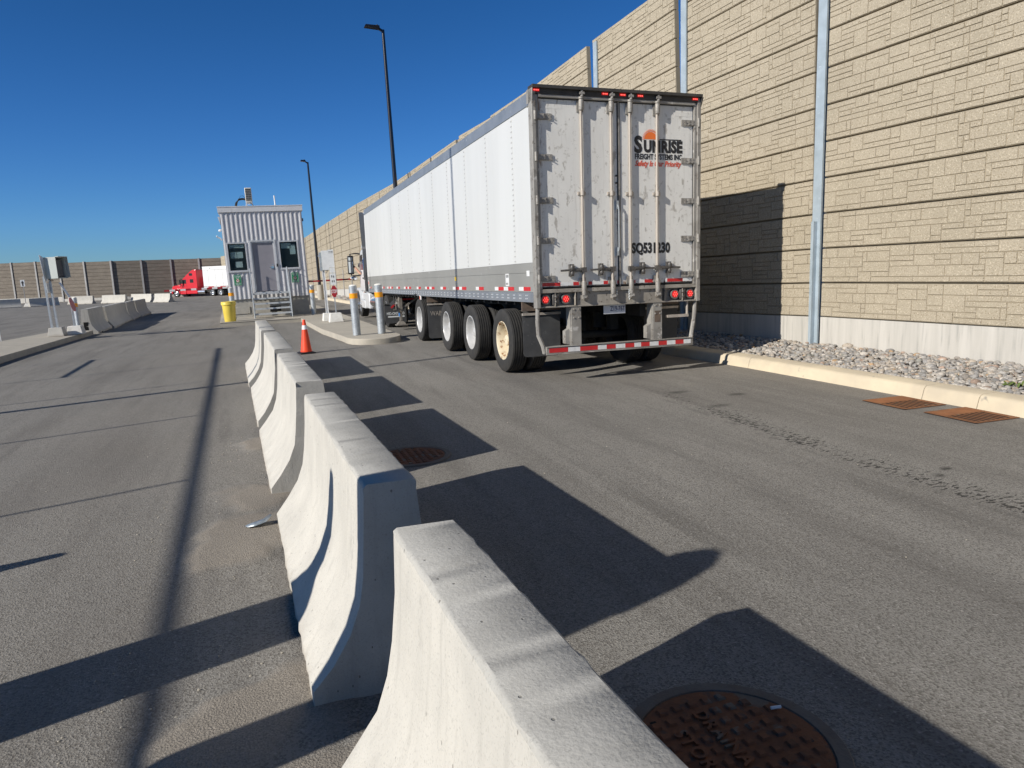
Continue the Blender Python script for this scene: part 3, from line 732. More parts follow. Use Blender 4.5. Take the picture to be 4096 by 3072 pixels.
# ------------------------------------------------------------------ concrete barriers
BH = .87
HALF = [(.355, 0), (.355, .07), (.275, .16), (.20, .27), (.155, .38), (.135, .50), (.118, .66), (.107, .83), (.105, .855), (.101, .865), (.092, .87)]
def barrier_mesh(L, notch=True, seed=1):
    q = random.Random(seed); me = MB()
    prof = [(-x, z) for x, z in HALF]+[(x, z) for x, z in reversed(HALF)]
    n = len(prof); npos = max(12, int(L/(.045 if seed < 104 else .10)))
    ys = [L*k/npos for k in range(npos+1)]
    # two slots under the barrier for forks and drainage
    vs = []
    for yi, yy in enumerate(ys):
        for k, (x, z) in enumerate(prof):
            zz = z
            if k in (0, n-1): x = x+q.uniform(-.004, .004)
            if notch and k in (0, n-1) and (abs(yy-L*.27) < .11 or abs(yy-L*.73) < .11): zz = .035
            pass
            ex = q.uniform(-.009, .009) if (yi in (0, npos)) else 0
            if yi in (0, npos): x *= q.uniform(.965, 1.0)
            if abs(k-len(HALF)+.5) < 4.6 and abs(k-len(HALF)+.5) > 1:      # worn arrises of the top
                x += q.gauss(0, .0016); zz += q.gauss(0, .0016)
                if q.random() < .05: zz -= q.uniform(.003, .009)
            if k in (0, 1, n-2, n-1) and q.random() < .08: x *= q.uniform(.955, .985)
            if seed == 102 and yi <= 1: ex += q.uniform(-.02, .035)*(1 if yi == 0 else .3)
            vs.append((x, yy+ex, zz))
    fs = []; ms = []
    for i in range(npos):
        for k in range(n-1):
            fs.append([i*n+k, i*n+k+1, (i+1)*n+k+1, (i+1)*n+k])
            ms.append(1 if len(HALF)-3 <= k <= len(HALF)+1 else 0)
        fs.append([i*n+n-1, i*n, (i+1)*n, (i+1)*n+n-1]); ms.append(2)
    fs.append(list(range(n))); ms.append(2)
    fs.append([npos*n+k for k in range(n)][::-1]); ms.append(2)
    o = len(me.v); me.v += vs; me.f += fs; me.m += ms
    return me
def barrier(name, L, loc, rz, label, group, seed):
    mb = barrier_mesh(L, True, seed)
    o = mb.build(name, [M['concrete'], M['concrete_top'], M['concrete_end']])
    o.location = loc; o.rotation_euler = (0, 0, rz)
    return tag(o, label, 'barrier', group)
    return o
row = [(-.22, 2.16, .51, 'concrete road barrier nearest the camera, its worn top running out of the picture'),
       (2.68, 5.02, .41, 'concrete barrier with a dark finger-shaped shadow on its face'),
       (5.62, 7.95, .305, 'concrete barrier with chipped end beside the distant round drain cover'),
       (8.42, 11.15, .21, 'fourth concrete barrier of the lane divider row, its end rough and dark'),
       (11.66, 14.45, .085, 'last concrete barrier of the lane divider row, beside the orange cone')]
for i, (y0, y1, xc, lb) in enumerate(row):
    barrier('concrete_barrier', y1-y0, (xc+.008, y0, 0), R(1.9), lb, 'barriers dividing the two lanes', 100+i)
lrow = [(28.55, 31.55, -5.76, 'concrete barrier by the kiosk island, with a dark socket in its end'),
        (31.6, 34.9, -5.84, 'second barrier in the staggered row beyond the kiosk island'),
        (34.95, 38.5, -6.02, 'third barrier in the staggered row beyond the kiosk island'),
        (38.55, 42.3, -6.17, 'fourth barrier in the staggered row beyond the kiosk island'),
        (42.35, 46.6, -6.26, 'last barrier in the staggered row beyond the kiosk island')]
for i, (y0, y1, xc, lb) in enumerate(lrow):
    ob = barrier('concrete_barrier', y1-y0-.05, (xc+(.05 if i % 2 else -.03), y0, G(y0)), R((1.2, 2.6, 1.4, 3.0, .8)[i]), lb, 'barriers beyond the kiosk island', 120+i)
    if i == 0:
        q = MB(); q.box((-.07, -.006, .10), (.07, .02, .42)); q.build('socket', M['hole_shade'], ob)
frow = [((-27.0, 85.6), (-23.3, 87.0), 'dark shaded barrier standing at the edge of the yard before the brown wall'),
        ((-22.8, 87.9), (-20.4, 89.2), 'dark shaded barrier behind the kiosk with the open box'),
        ((-19.7, 90.6), (-17.1, 89.5), 'pale barrier half hidden behind the banded bollard on the kiosk island'),
        ((-16.0, 88.6), (-13.4, 86.4), 'white sunlit barrier between the kiosk island and the red truck'),
        ((-12.9, 87.0), (-10.5, 83.6), 'white sunlit barrier just beyond the end of the barrier row'),
        ((-9.9, 81.2), (-8.2, 78.6), 'short white sunlit barrier in front of the red truck')]
for i, (a, b, lb) in enumerate(frow):
    a = Vector(a); b = Vector(b); d = b-a
    barrier('concrete_barrier', d.length, (a.x, a.y, G((a.y+b.y)/2)), math.atan2(d.y, d.x)-PI/2, lb, 'far barriers before the brown wall', 140+i)

# ------------------------------------------------------------------ islands
def slab(name, poly, h, label, m):
    mb = MB(); n = len(poly)
    vs = [(x, y, G(y)-.05) for x, y in poly]+[(x, y, G(y)+h-.02) for x, y in poly]
    cx = sum(p[0] for p in poly)/n; cy = sum(p[1] for p in poly)/n
    def ins(x, y): 
        d = Vector((cx-x, cy-y)); d.normalize(); return (x+d.x*.02, y+d.y*.02)
    vs += [(*ins(x, y), G(y)+h) for x, y in poly]
    fs = [[i, (i+1) % n, n+(i+1) % n, n+i] for i in range(n)]+[[n+i, n+(i+1) % n, 2*n+(i+1) % n, 2*n+i] for i in range(n)]+[[2*n+i for i in range(n)]]
    mb.add(vs, fs); o = mb.build(name, m)
    return tag(o, label, 'traffic island', kind='structure')
arc = [(1.93,18.3),(1.955,17.8),(2.03,17.45),(2.2,17.2),(2.45,17.08),(2.75,17.05),(3.02,17.15),(3.2,17.42),(3.28,17.8),(3.29,18.4)]
slab('traffic_island', [(-1.43,28.35),(1.47,28.5),(1.53,25.5),(1.66,21.3)]+arc+[(3.24,24),(3.2,34),(3.1,44),(-2.0,44)], .145, 'pale concrete island carrying the guard booth and bollards', M['island'])
slab('traffic_island', [(-5.55,2),(-5.56,18.7),(-5.5,27.2),(-5.52,28.15),(-6.9,28.3),(-7.25,24.4),(-7.35,2)], .15, 'raised concrete island carrying the open kiosk box', M['island'])

# ------------------------------------------------------------------ traffic cones
def make_cone(label, loc, rz=0):
    t = thing('traffic_cone', label, 'traffic cone', loc, (0, 0, rz), 'orange traffic cones')
    b = MB(); b.box((-.165, -.165, .002), (.165, .165, .03)); b.box((-.14, -.14, .03), (.14, .14, .042))
    b.build('base', M['black'], t, bevel=.012)
    c = MB(); H = .735
    prof = [(.125, .042), (.125, .06), (.118, .065)]
    c.lathe(prof+[(.118+(.03-.118)*k/10, .065+(H-.065)*k/10) for k in range(1, 11)]+[(.022, H+.006), (1e-6, H+.006)], n=32)
    c.build('cone_body', M['cone'], t)
    def rr(z): return .118+(.03-.118)*(z-.065)/(H-.065)
    c = MB(); c.lathe([(rr(.53)+.0005, .53), (rr(.53)+.0025, .531), (rr(.62)+.0025, .619), (rr(.62)+.0005, .62)], n=32)
    c.build('reflective_collar', M['cone_white'], t)
    return t
cone = make_cone('orange traffic cone with one white collar standing on the asphalt', (.885, 16.15, 0), .2)
dup(cone, (-3.12, 4.36, 0), (0,0,.1), 'orange cone beyond the picture edge that throws a short pointed shadow', 'orange traffic cones', (1.35,1.35,1.34))

# ------------------------------------------------------------------ bollards
def make_bollard(label, loc, h=1.24, r=.10, band=(.93, 1.06)):
    t = thing('bollard', label, 'bollard', loc, PLUMB, 'galvanised bollards with orange bands')
    b = MB(); b.lathe([(r, 0), (r, h)], n=28); b.build('pipe', M['galv'], t)
    c = MB(); c.lathe([(r-.004, h), (r-.006, h+.012), (r*.75, h+.028), (r*.4, h+.036), (1e-6, h+.038)], n=28); c.build('cap', M['white_block'], t)
    d = MB(); d.lathe([(r+.0005, band[0]), (r+.003, band[0]+.001), (r+.003, band[1]-.001), (r+.0005, band[1])], n=28); d.build('reflective_band', M['orange_band'], t)
    return t
bol = make_bollard('galvanised bollard with orange band at the island nose, nearer the booth', (2.28, 18.39, .145))
dup(bol, (2.92, 18.42, .145), label='galvanised bollard with orange band at the island nose, nearer the trailer')
dup(bol, (2.15, 31.2, .07), label='galvanised bollard in the corner by the booth steps and siding shadow', scale=(1, 1, .98))
dup(bol, (-1.0, 30.6, .08), label='galvanised bollard standing just behind the yellow bin', scale=(1,1,1.0))
dup(bol, (-5.63, 26.7, .11), label='galvanised bollard behind the white block on the kiosk island', scale=(.70,.70,.92))

# ------------------------------------------------------------------ yellow bin
t = thing('yellow_bin', 'yellow plastic drum with a screw lid beside the booth', 'bin', (-1.08, 29.0, .092), PLUMB)
b = MB(); b.lathe([(.19, 0), (.205, .02), (.235, .56), (.238, .60), (.25, .61), (.25, .63)], n=32); b.build('bin_body', M['yellow'], t)
b = MB(); b.lathe([(.25, .63), (.268, .635), (.268, .69), (.262, .70), (.27, .705), (.265, .745), (.235, .755), (.23, .745), (1e-6, .742)], n=32); b.build('lid', M['yellow'], t)

# ------------------------------------------------------------------ guard booth
Bx, By, Bz = -1.12, 32.0, -.05
booth = thing('guard_booth', 'grey corrugated guard booth with a steel door between two windows', 'guard booth', (Bx, By, Bz), PLUMB)
W_, D_, H0, H1 = 3.22, 4.2, .86, 4.42
found = MB(); found.box((.05, .06, -.06), (W_-.05, D_-.06, H0)); found.box((.05,.03,.25),(.75,.06,.55),0)
found.build('foundation', M['booth_found'], booth, bevel=.012)
openings = [(.16, .83, 2.06, 3.15), (1.06, 1.98, 1.13, 3.20), (2.20, 2.90, 2.08, 3.15)]
sh = MB()
xs_ = sorted({0, W_, *[o[0] for o in openings], *[o[1] for o in openings]})
for a, b_ in zip(xs_[:-1], xs_[1:]):
    ops = [o for o in openings if o[0] <= a+1e-6 and o[1] >= b_-1e-6]
    if not ops: sh.box((a, 0, H0), (b_, .1, H1))
    else:
        o = ops[0]
        if o[2] > H0: sh.box((a, 0, H0), (b_, .1, o[2]))
        sh.box((a, 0, o[3]), (b_, .1, H1))
sh.box((0, .1, H0), (.1, D_, H1)); sh.box((W_-.1, .1, H0), (W_, D_, H1)); sh.box((.1, D_-.1, H0), (W_-.1, D_, H1))
sh.box((.1, .1, H0), (W_-.1, D_-.1, H0+.1), 1); 
k = 0
for i in range(26):
    x = .07+i*.181
    if x > W_-.03: break
    w0, w1, dp = (.036, .022, .028) 
    segs = [(H0+.01, H1)]
    for o in openings:
        if o[0]-.07 < x < o[1]+.07:
            segs = [(H0+.01, o[2]-.07), (o[3]+.07, H1)]
    for (za, zb) in segs:
        if zb-za < .08: continue
        sh.add([(x-w0, 0, za), (x+w0, 0, za), (x+w1, -dp, za), (x-w1, -dp, za), (x-w0, 0, zb), (x+w0, 0, zb), (x+w1, -dp, zb), (x-w1, -dp, zb)],
               [(0,1,2,3), (4,7,6,5), (1,5,6,2), (2,6,7,3), (3,7,4,0)], 0)
sh.build('wall', [M['booth'], M['interior']], booth, smooth=False)
rf = MB(); rf.box((-.07, -.07, H1+.002), (W_+.05, D_+.1, H1+.225)); rf.box((-.085, -.085, H1+.205), (W_+.065, -.07, H1+.24))
for x in (.45, 2.2): rf.box((x-.006, -.073, H1+.01), (x+.006, -.07, H1+.2))
rfo = rf.build('roof', M['booth_trim'], booth, bevel=.006)
q = MB(); q.tube([(2.22, .7, H1+.2), (2.215, .7, H1+.72)], .028, 12); q.build('vent_pipe', M['white_plain'], rfo)
q = MB(); q.tube([(.62,.6,H1+.2),(.62,.6,H1+.28),(.645,.6,H1+.31)], .035, 10); q.build('pipe_boot', M['white_plain'], rfo)
# door
dd = MB(); dd.box((1.11, .045, 1.15), (1.93, .085, 3.15)); do = dd.build('door', M['booth_door'], booth, bevel=.004)
q = MB(); q.box((1.75, .005, 2.08), (1.88, .043, 2.16)); q.tube([(1.80, .02, 2.12), (1.80, -.045, 2.12), (1.69, -.05, 2.12)], .014, 8); q.tube([(1.85,.02,2.22),(1.85,-.01,2.22)], .022, 10); q.build('handle', M['chrome'], do)
q = MB()
for z in (1.35, 2.1, 2.95): q.tube([(1.10,.03,z-.06),(1.10,.03,z+.06)], .014, 8)
q.build('hinge', M['chrome'], do)
fr = MB(); fr.box((1.0, -.045, 1.13), (1.06, .06, 3.26)); fr.box((1.98, -.045, 1.13), (2.04, .06, 3.26)); fr.box((1.06, -.045, 3.20), (1.98, .06, 3.26)); fr.box((1.062, .0, 1.13), (1.108, .08, 3.198)); fr.box((1.932, .0, 1.13), (1.978, .08, 3.198)); fr.box((1.108, .0, 3.152), (1.932, .08, 3.198)); fr.box((1.06,-.03,1.08),(1.98,.09,1.128))
fr.build('door_frame', M['win_frame'], booth, bevel=.003)
for wi, (a, b_, za, zb) in enumerate((openings[0], openings[2])):
    wf = MB(); e = .055
    wf.box((a-e, -.045, za-e), (a, .07, zb+e)); wf.box((b_, -.045, za-e), (b_+e, .07, zb+e)); wf.box((a, -.045, zb), (b_, .07, zb+e)); wf.box((a-.0, -.045, za-e), (b_, .07, za))
    wf.box((a-e-.02, -.07, za-e-.025), (b_+e+.02, -.002, za-e-.003))
    wo = wf.build('window', M['win_frame'], booth, bevel=.003)
    g = MB(); g.box((a, .03, za), (b_, .036, zb)); g.build('pane', M['glass'], wo)
    if wi == 0:
        for (u0, u1, v0, v1, mm) in ((.07,.30,.50,.76,'paper_grey'), (.32,.55,.50,.76,'paper_grey'), (.22,.50,.12,.36,'paper'), (.05,.62,.92,1.06,'paper_grey')):
            p = MB(); p.box((a+u0, .040, za+v0), (a+u1, .042, za+v1)); p.build('notice', M[mm], wo)
    else:
        for (u0, u1, v0, v1, mm) in ((.05,.45,.80,1.02,'paper_grey'), (.40,.62,.55,.95,'paper_grey')):
            p = MB(); p.box((a+u0, .060, za+v0), (a+u1, .064, za+v1)); p.build('blind', M[mm], wo)
q = MB(); q.box((1.995, -.085, 2.14), (2.055, -.046, 2.26)); q.build('keypad', M['black'], booth)
cn = MB(); cn.prism([(-.10, 4.26), (-.02, 4.26), (-.02, 3.95)], 'y', .02, 3.0); cn.build('canopy_bracket', M['booth_trim'], booth)
q = MB(); q.tube([(0, .25, 3.75), (-.06, .25, 3.75)], .02, 8); q.sphere((-.08, .25, 3.72), .055); q.build('security_camera', M['white_plain'], booth)
q = MB(); q.tube([(0,.2,3.36),(-.05,.2,3.34),(-.09,.16,3.40),(-.2,.10,3.46),(-.22,.08,3.50)], .028, 8); q.build('security_camera', M['white_plain'], booth)
q = MB(); q.box((W_+.001,.2,4.0),(W_+.06,.3,4.12)); q.build('security_camera', M['black'], booth)

# air conditioner on the roof
ac = thing('air_conditioner', 'cream air conditioner unit on a wire stand on the booth roof', 'air conditioner', (-.02, 32.5, 4.60), PLUMB)
q = MB(); q.box((-.13, 0, .24), (.14, .75, .82)); q.build('casing', M['ac'], ac, bevel=.02)
q = MB()
for i in range(4):
    for j in range(7): q.box((-.105+i*.057, -.006, .29+j*.072), (-.105+i*.057+.044, -.001, .29+j*.072+.056))
q.build('grille', M['black'], ac, smooth=False)
q = MB()
for x in (-.11, .12):
    for y in (.06, .68): q.tube([(x*1.25, y, 0), (x, y, .24)], .012, 8)
q.tube([(-.11,.06,.1),(.12,.06,.2)],.008,6); q.tube([(-.12,.06,.22),(.13,.06,.22)],.012,6)
q.build('stand', M['white_plain'], ac)
q = MB()
for dz, kx in ((0, 0), (.05, .03), (.02, -.03)):
    q.tube([(-.13, .2, .34+dz), (-.25, .18, .36+dz), (-.40, .12, .33+dz), (-.50+kx, .08, .22), (-.545+kx, .05, .05)], .018, 8)
q.tube([(-.13,.2,.42),(-.22,.18,.52),(-.32,.15,.50),(-.36,.12,.42),(-.30,.12,.36)], .007, 6)
q.tube([(.0,.1,.24),(.10,.05,.16),(.2,.05,.02)], .014, 6)
q.build('hoses', M['hose'], ac)

# green signs on the booth
def idle_sign(x, z, label):
    s = thing('idle_free_sign', label, 'sign', (x, 31.958, z), PLUMB, 'green idle free signs on the booth')
    q = MB(); q.box((-.145, -.006, -.215), (.145, 0, .215)); q.build('sign_panel', M['sign_green'], s, bevel=.004)
    b = MB()
    for a0, a1 in (((-.135,-.205),(.135,-.200)),((-.135,.200),(.135,.205)),((-.135,-.2),(-.130,.2)),((.130,-.2),(.135,.2))): b.box((a0[0], -.0075, a0[1]), (a1[0], -.0062, a1[1]))
    b.build('border', M['sign_white'], s, smooth=False)
    for body, zz, sz in (('IDLE FREE', .125, .058), ('ZONE', .068, .058), ('PLEASE TURN', -.135, .04), ('ENGINE OFF', -.178, .04)):
        put_text('lettering', text_mesh(body, sz, M['white_ink'], bold=.01, align='CENTER', sx=.8), s, (0, -.0075, zz), FACE_MY)
    c = MB(); c.lathe([(.066, .0062), (.066, .0075)], axis=(0,-1,0), c=(0,0,-.02), n=28); c.build('emblem_disc', M['sign_white'], s)
    c = MB()
    for k in range(28):
        a, b2 = 2*PI*k/28, 2*PI*(k+1)/28
        c.quad((.066*math.cos(a),-.0082,-.02+.066*math.sin(a)),(.066*math.cos(b2),-.0082,-.02+.066*math.sin(b2)),(.054*math.cos(b2),-.0082,-.02+.054*math.sin(b2)),(.054*math.cos(a),-.0082,-.02+.054*math.sin(a)))
    c.beam((-.045,-.0084,.025),(.045,-.0084,-.065),.001,.012); c.build('prohibition_ring', M['red_ink'], s, smooth=False)
    c = MB(); c.box((-.038,-.0079,-.035),(.035,-.0077,-.012)); c.box((-.02,-.0079,-.012),(.015,-.0077,.006)); c.build('vehicle_symbol', M['black_ink'], s, smooth=False)
idle_sign(-.755, 1.62, 'green idle free sign below the booth window with taped papers')
idle_sign(1.545, 1.65, 'green idle free sign behind the stair handrail, beside the grey door')

# metal steps
st = thing('metal_steps', 'galvanised open-tread steps with handrails leading to the booth door', 'steps', (.52, 31.9, .07), PLUMB)
LZ = 1.0
tr = MB()
def tread(y0, y1, z, w=.70):
    m_ = MB(); m_.box((-w, y0, z-.062), (w, y0+.035, z+.004)); m_.box((-w, y1-.015, z-.03), (w, y1, z)); m_.box((-w, y0+.035, z-.012), (w, y1-.015, z-.006))
    for i in range(29): x = -w+i*(2*w/28); m_.box((x-.004, y0+.03, z-.03), (x+.004, y1-.015, z-.001))
    return m_
tread(-.72, -.06, LZ).build('landing', M['steel_grate'], st, smooth=False)
for i in range(4):
    z = LZ-.2*(i+1); y1 = -.72-.24*i
    tread(y1-.25, y1+.01, z).build('tread', M['steel_grate'], st, smooth=False)
for sx in (-1, 1):
    s = MB(); X0 = sx*.72
    s.prism([(-.06, LZ), (-.06, LZ-.2), (-.72, LZ-.2), (-1.72, -.02), (-1.72, .16), (-.74, LZ)], 'x', X0-.014, X0+.014)
    s.box((X0-.03, -.14, -.02), (X0+.03, -.08, LZ-.2)); s.box((X0-.03, -.72, -.02), (X0+.03, -.66, LZ-.2))
    s.build('stringer', M['galv'], st, smooth=False)
    h = MB(); X1 = X0+sx*.0
    h.tube([(X1, -.08, LZ), (X1, -.08, LZ+1.0), (X1, -.66, LZ+1.0), (X1, -1.62, .16+.92), (X1, -1.72, 1.0), (X1, -1.72, 0)], .022, 8)
    h.tube([(X1, -.66, LZ), (X1, -.66, LZ+1.0)], .02, 8); h.tube([(X1,-.08,LZ+.5),(X1,-.66,LZ+.5),(X1,-1.70,.58)], .016, 8)
    h.build('handrail', M['galv'], st)
q = MB(); q.box((-.1,-.05,.18),(.35,-.045,.42)); q.build('vent_opening', M['hole_shade'], st)

# ------------------------------------------------------------------ kiosks and stop signs
def frustum(mb, cx, cy, z0, z1, w0, w1, d0=None, d1=None):
    d0 = d0 or w0; d1 = d1 or w1
    mb.hexa([(cx-w0/2,cy-d0/2,z0),(cx+w0/2,cy-d0/2,z0),(cx+w0/2,cy+d0/2,z0),(cx-w0/2,cy+d0/2,z0),
             (cx-w1/2,cy-d1/2,z1),(cx+w1/2,cy-d1/2,z1),(cx+w1/2,cy+d1/2,z1),(cx-w1/2,cy+d1/2,z1)])
def octagon(r): return [(r*math.cos(PI/8+i*PI/4), r*math.sin(PI/8+i*PI/4)) for i in range(8)]
# kiosk by the booth lane
k1 = thing('intercom_kiosk', 'pale intercom box on a strut post over a white block beside the trailer', 'kiosk', (2.22, 25.6, .11), PLUMB)
q = MB(); frustum(q, 0, .15, 0, .27, .34, .26, .5, .42); q.build('footing', M['white_block'], k1, bevel=.01)
q = MB(); q.box((-.045, 0, .22), (.045, .05, 2.0)); q.box((-.05,-.02,.22),(-.03,0,2.0)); q.box((.03,-.02,.22),(.05,0,2.0)); q.build('post', M['white_plain'], k1, smooth=False)
q = MB(); q.box((-.02, -.12, 1.74), (.19, .22, 2.40)); bo = q.build('box', M['kiosk_grey'], k1, bevel=.008)
q = MB(); q.box((-.10, -.02, 1.72), (-.022, .03, 2.36)); q.box((-.13,-.03,2.2),(-.022,.03,2.28)); q.box((-.11,-.03,1.76),(-.022,.03,1.84)); q.build('bracket', M['galv'], k1, smooth=False)
q = MB(); q.tube([(.0,.0,1.74),(.03,0,1.66),(.1,0,1.65),(.14,0,1.74)], .012, 6); q.build('cable', M['grey_plastic'], k1)
q = MB(); q.box((-.022,-.125,1.75),(.192,-.121,2.41)); q.build('box_door', M['sign_white'], k1, bevel=.004)
# stop sign with notice panel next to it
s1 = thing('stop_sign', 'red stop sign under white notice panels on a white block beside the trailer', 'stop sign', (2.42, 24.6, .12), PLUMB)
q = MB(); frustum(q, -.02, .1, 0, .30, .46, .36, .5, .4); q.build('footing', M['white_block'], s1, bevel=.01)
q = MB(); q.box((-.018, 0, .26), (.018, .036, 2.35)); q.build('post', M['galv'], s1, smooth=False)
q = MB(); q.prism([(x, z+1.02) for x, z in octagon(.205)], 'y', -.006, -.001); so = q.build('stop_panel', M['sign_red'], s1, smooth=False)
for v in so.data.vertices: v.co.x *= .5
put_text('lettering', text_mesh('STOP', .165, M['white_ink'], bold=.012, align='CENTER', sx=.44), so, (0, -.0075, .965), FACE_MY)
for (z0, z1, w) in ((1.24, 1.62, .115), (1.64, 1.80, .105), (1.81, 2.40, .11)):
    q = MB(); q.box((-w+.02, -.006, z0), (w-.02, -.001, z1)); po = q.build('notice_panel', M['sign_white'], s1, smooth=False)
    if z1-z0 > .5:
        put_text('lettering', text_mesh('STOP HERE', .03, M['black_ink'], align='CENTER', bold=.01), po, (0,-.0072,z1-.075), FACE_MY)
        put_text('lettering', text_mesh('SCAN CODE', .026, M['black_ink'], align='CENTER', bold=.01), po, (0,-.0072,z1-.115), FACE_MY)
    elif z1-z0 > .3:
        for (u, v) in ((-.03,.28),(.03,.27),(-.03,.12),(.03,.12)):
            g = MB(); g.box((u-.014,-.0075,z0+v-.035),(u+.014,-.0062,z0+v+.035)); g.build('pictogram', M['black_ink'], po, smooth=False)

# kiosk on the other island: open hooded box on twin struts
KS = .94
k2 = thing('intercom_kiosk', 'grey open-sided kiosk box on twin galvanised struts over a concrete block', 'kiosk', (-6.02, 25.6, .117), PLUMB)
q = MB(); frustum(q, 0, .1, 0, .27, .48, .38, .5, .4); q.build('footing', M['concrete'], k2, bevel=.01)
for x in (-.11, .05):
    q = MB(); q.beam((x-.02, .08, .27), (x+.045-.08, .08, 1.85), .045, .045); q.beam((x+.045-.02, .05, .27), (x+.09-.08, .05, 1.85), .012, .05); q.build('post', M['galv'], k2, smooth=False)
q = MB()
a, b_, c_, d_ = -.01, .40, 1.77, 2.42
q.box((a, -.08, c_), (b_, -.06, d_)); q.box((a, -.06, c_), (a+.02, .36, d_)); q.box((a+.02, .34, c_), (b_, .36, d_)); q.box((a+.02, -.06, d_-.02), (b_, .34, d_)); q.box((a+.02, -.06, c_), (b_, .34, c_+.02))
bx = q.build('box', M['kiosk_grey'], k2, smooth=False); bx.rotation_euler = (0, 0, R(-22))
q = MB(); q.prism([(b_+.002, d_+.005), (b_+.10, d_+.0), (b_+.13, c_+.03), (b_+.002, c_-.0)], 'y', .358, .372); q.box((b_+.002,-.08,d_-.004),(b_+.11,.37,d_+.012)); q.build('hood', M['kiosk_grey'], bx, smooth=False)
q = MB(); q.box((b_-.10,.0,c_+.05),(b_-.05,.30,d_-.1)); q.build('intercom_unit', M['grey_plastic'], bx)
q = MB(); q.hexa([(-.06,-.2,1.70),(-.05,-.2,1.70),(-.085,.36,1.70),(-.095,.36,1.70),(-.11,-.2,2.50),(-.10,-.2,2.50),(-.125,.36,2.44),(-.135,.36,2.44)]); q.build('side_sign', M['sign_white'], k2, smooth=False)
q = MB(); q.hexa([(-.05,-.1,1.35),(-.04,-.1,1.35),(.04,.2,1.35),(.03,.2,1.35),(-.06,-.1,1.66),(-.05,-.1,1.66),(.03,.2,1.66),(.02,.2,1.66)]); q.build('side_sign', M['sign_white'], k2, smooth=False)
q = MB(); q.tube([(.04,.0,1.77),(.08,-.02,1.70),(.16,-.02,1.71),(.10,-.02,1.74)], .012, 6); q.build('cable', M['black'], k2)
s2 = thing('stop_sign', 'weathered stop sign seen edge-on, leaning behind a white painted block', 'stop sign', (-5.61, 26.1, .113), PLUMB)
q = MB(); frustum(q, 0, .1, 0, .27, .46, .36, .5, .4); q.build('footing', M['white_block'], s2, bevel=.01)
q = MB(); q.box((-.03, 0, .26), (.0, .04, .95)); q.box((.012,0,.26),(.03,.04,.95)); q.build('post', M['galv'], s2, smooth=False)
lean = Matrix.Rotation(R(-27), 4, 'Y')
q = MB(); q.prism([(y, z) for y, z in octagon(.24)], 'x', -.004, .004)
o = q.build('stop_panel', M['sign_red'], s2, smooth=False); o.location = (.03, .02, .95); o.rotation_euler = (0, R(-12), R(-3))
q = MB(); q.box((-.004, -.14, -.02), (.004, .14, .50)); o = q.build('notice_panel', M['sign_white'], s2, smooth=False); o.location = (-.03, .02, 1.20); o.rotation_euler = (0, R(-24), R(0))

k2.scale = (KS, KS, 1)
# small sign far away and a stake
s3 = thing('small_sign', 'small white arrow sign on a thin post in a white block far across the yard', 'sign', (-23.6, 89.9, -.42), PLUMB)
q = MB(); frustum(q, .3, 0, 0, .35, .9, .6); q.build('footing', M['white_block'], s3)
q = MB(); q.box((-.03,-.03,.3),(.03,.03,2.8)); q.build('post', M['far_post'], s3)
q = MB(); q.box((-.2,-.05,2.15),(.2,-.03,2.85)); so = q.build('sign_panel', M['sign_white'], s3)
q = MB(); q.prism([(-.06,2.22),(.06,2.22),(.06,2.5),(.14,2.5),(.0,2.78),(-.14,2.5),(-.06,2.5)], 'y', -.06, -.052); q.build('arrow', M['black_ink'], so, smooth=False)
tg = MB(); tg.tube([(0,0,0),(-.01,0,.43)], .011, 8); o = tg.build('marker_stake', M['white_plain']); o.location = (-7.42, 25.3, -.03); tag(o, 'thin white stake standing behind the kiosk island', 'stake')

# ------------------------------------------------------------------ light poles
def make_pole(label, loc, h, arm, rz=0, ped=None, pr=1.0):
    t = thing('light_pole', label, 'light pole', loc, (PLUMB[0], PLUMB[1], rz), 'black light poles')
    q = MB(); q.tube([(0,0,0),(0,0,h)], [.13*pr, .07*pr], 12); q.build('pole', M['pole_black'], t)
    q = MB(); q.prism([(-.02, h-.12), (-.03, h+.0), (-.18, h+.10), (-.18, h-.02)], 'y', -.04, .04); q.build('arm', M['pole_black'], t, smooth=False)
    q = MB(); L = arm
    q.hexa([(-.16,-.17,h+.02),(-.16-L,-.17,h+.08),(-.16-L,.17,h+.08),(-.16,.17,h+.02),(-.16,-.13,h+.15),(-.16-L+.06,-.15,h+.17),(-.16-L+.06,.15,h+.17),(-.16,.13,h+.15)]); ho = q.build('lamp_head', M['pole_black'], t, bevel=.01)
    q = MB(); q.lathe([(.04, 0), (.04, .05), (.02, .07), (1e-6, .07)], (-.25, 0, h+.15), n=10); q.build('photocell', M['black'], ho)
    if ped:
        q = MB(); q.lathe([(ped, -.3), (ped, 1.15), (ped-.03, 1.2)], n=24); q.build('pedestal', M['island'], t)
    return t
make_pole('tall black light pole rising behind the white trailer', (6.62, 34.2, -.1), 12.7, .68)
make_pole('black light pole on a round concrete pedestal beyond the booth', (4.78, 60, -.24), 10.8, .4, ped=.26)
make_pole('black light pole outside the picture whose thin shadow climbs the trailer side', (-9.0, 9.30, 0), 12.5, .7, pr=.62)

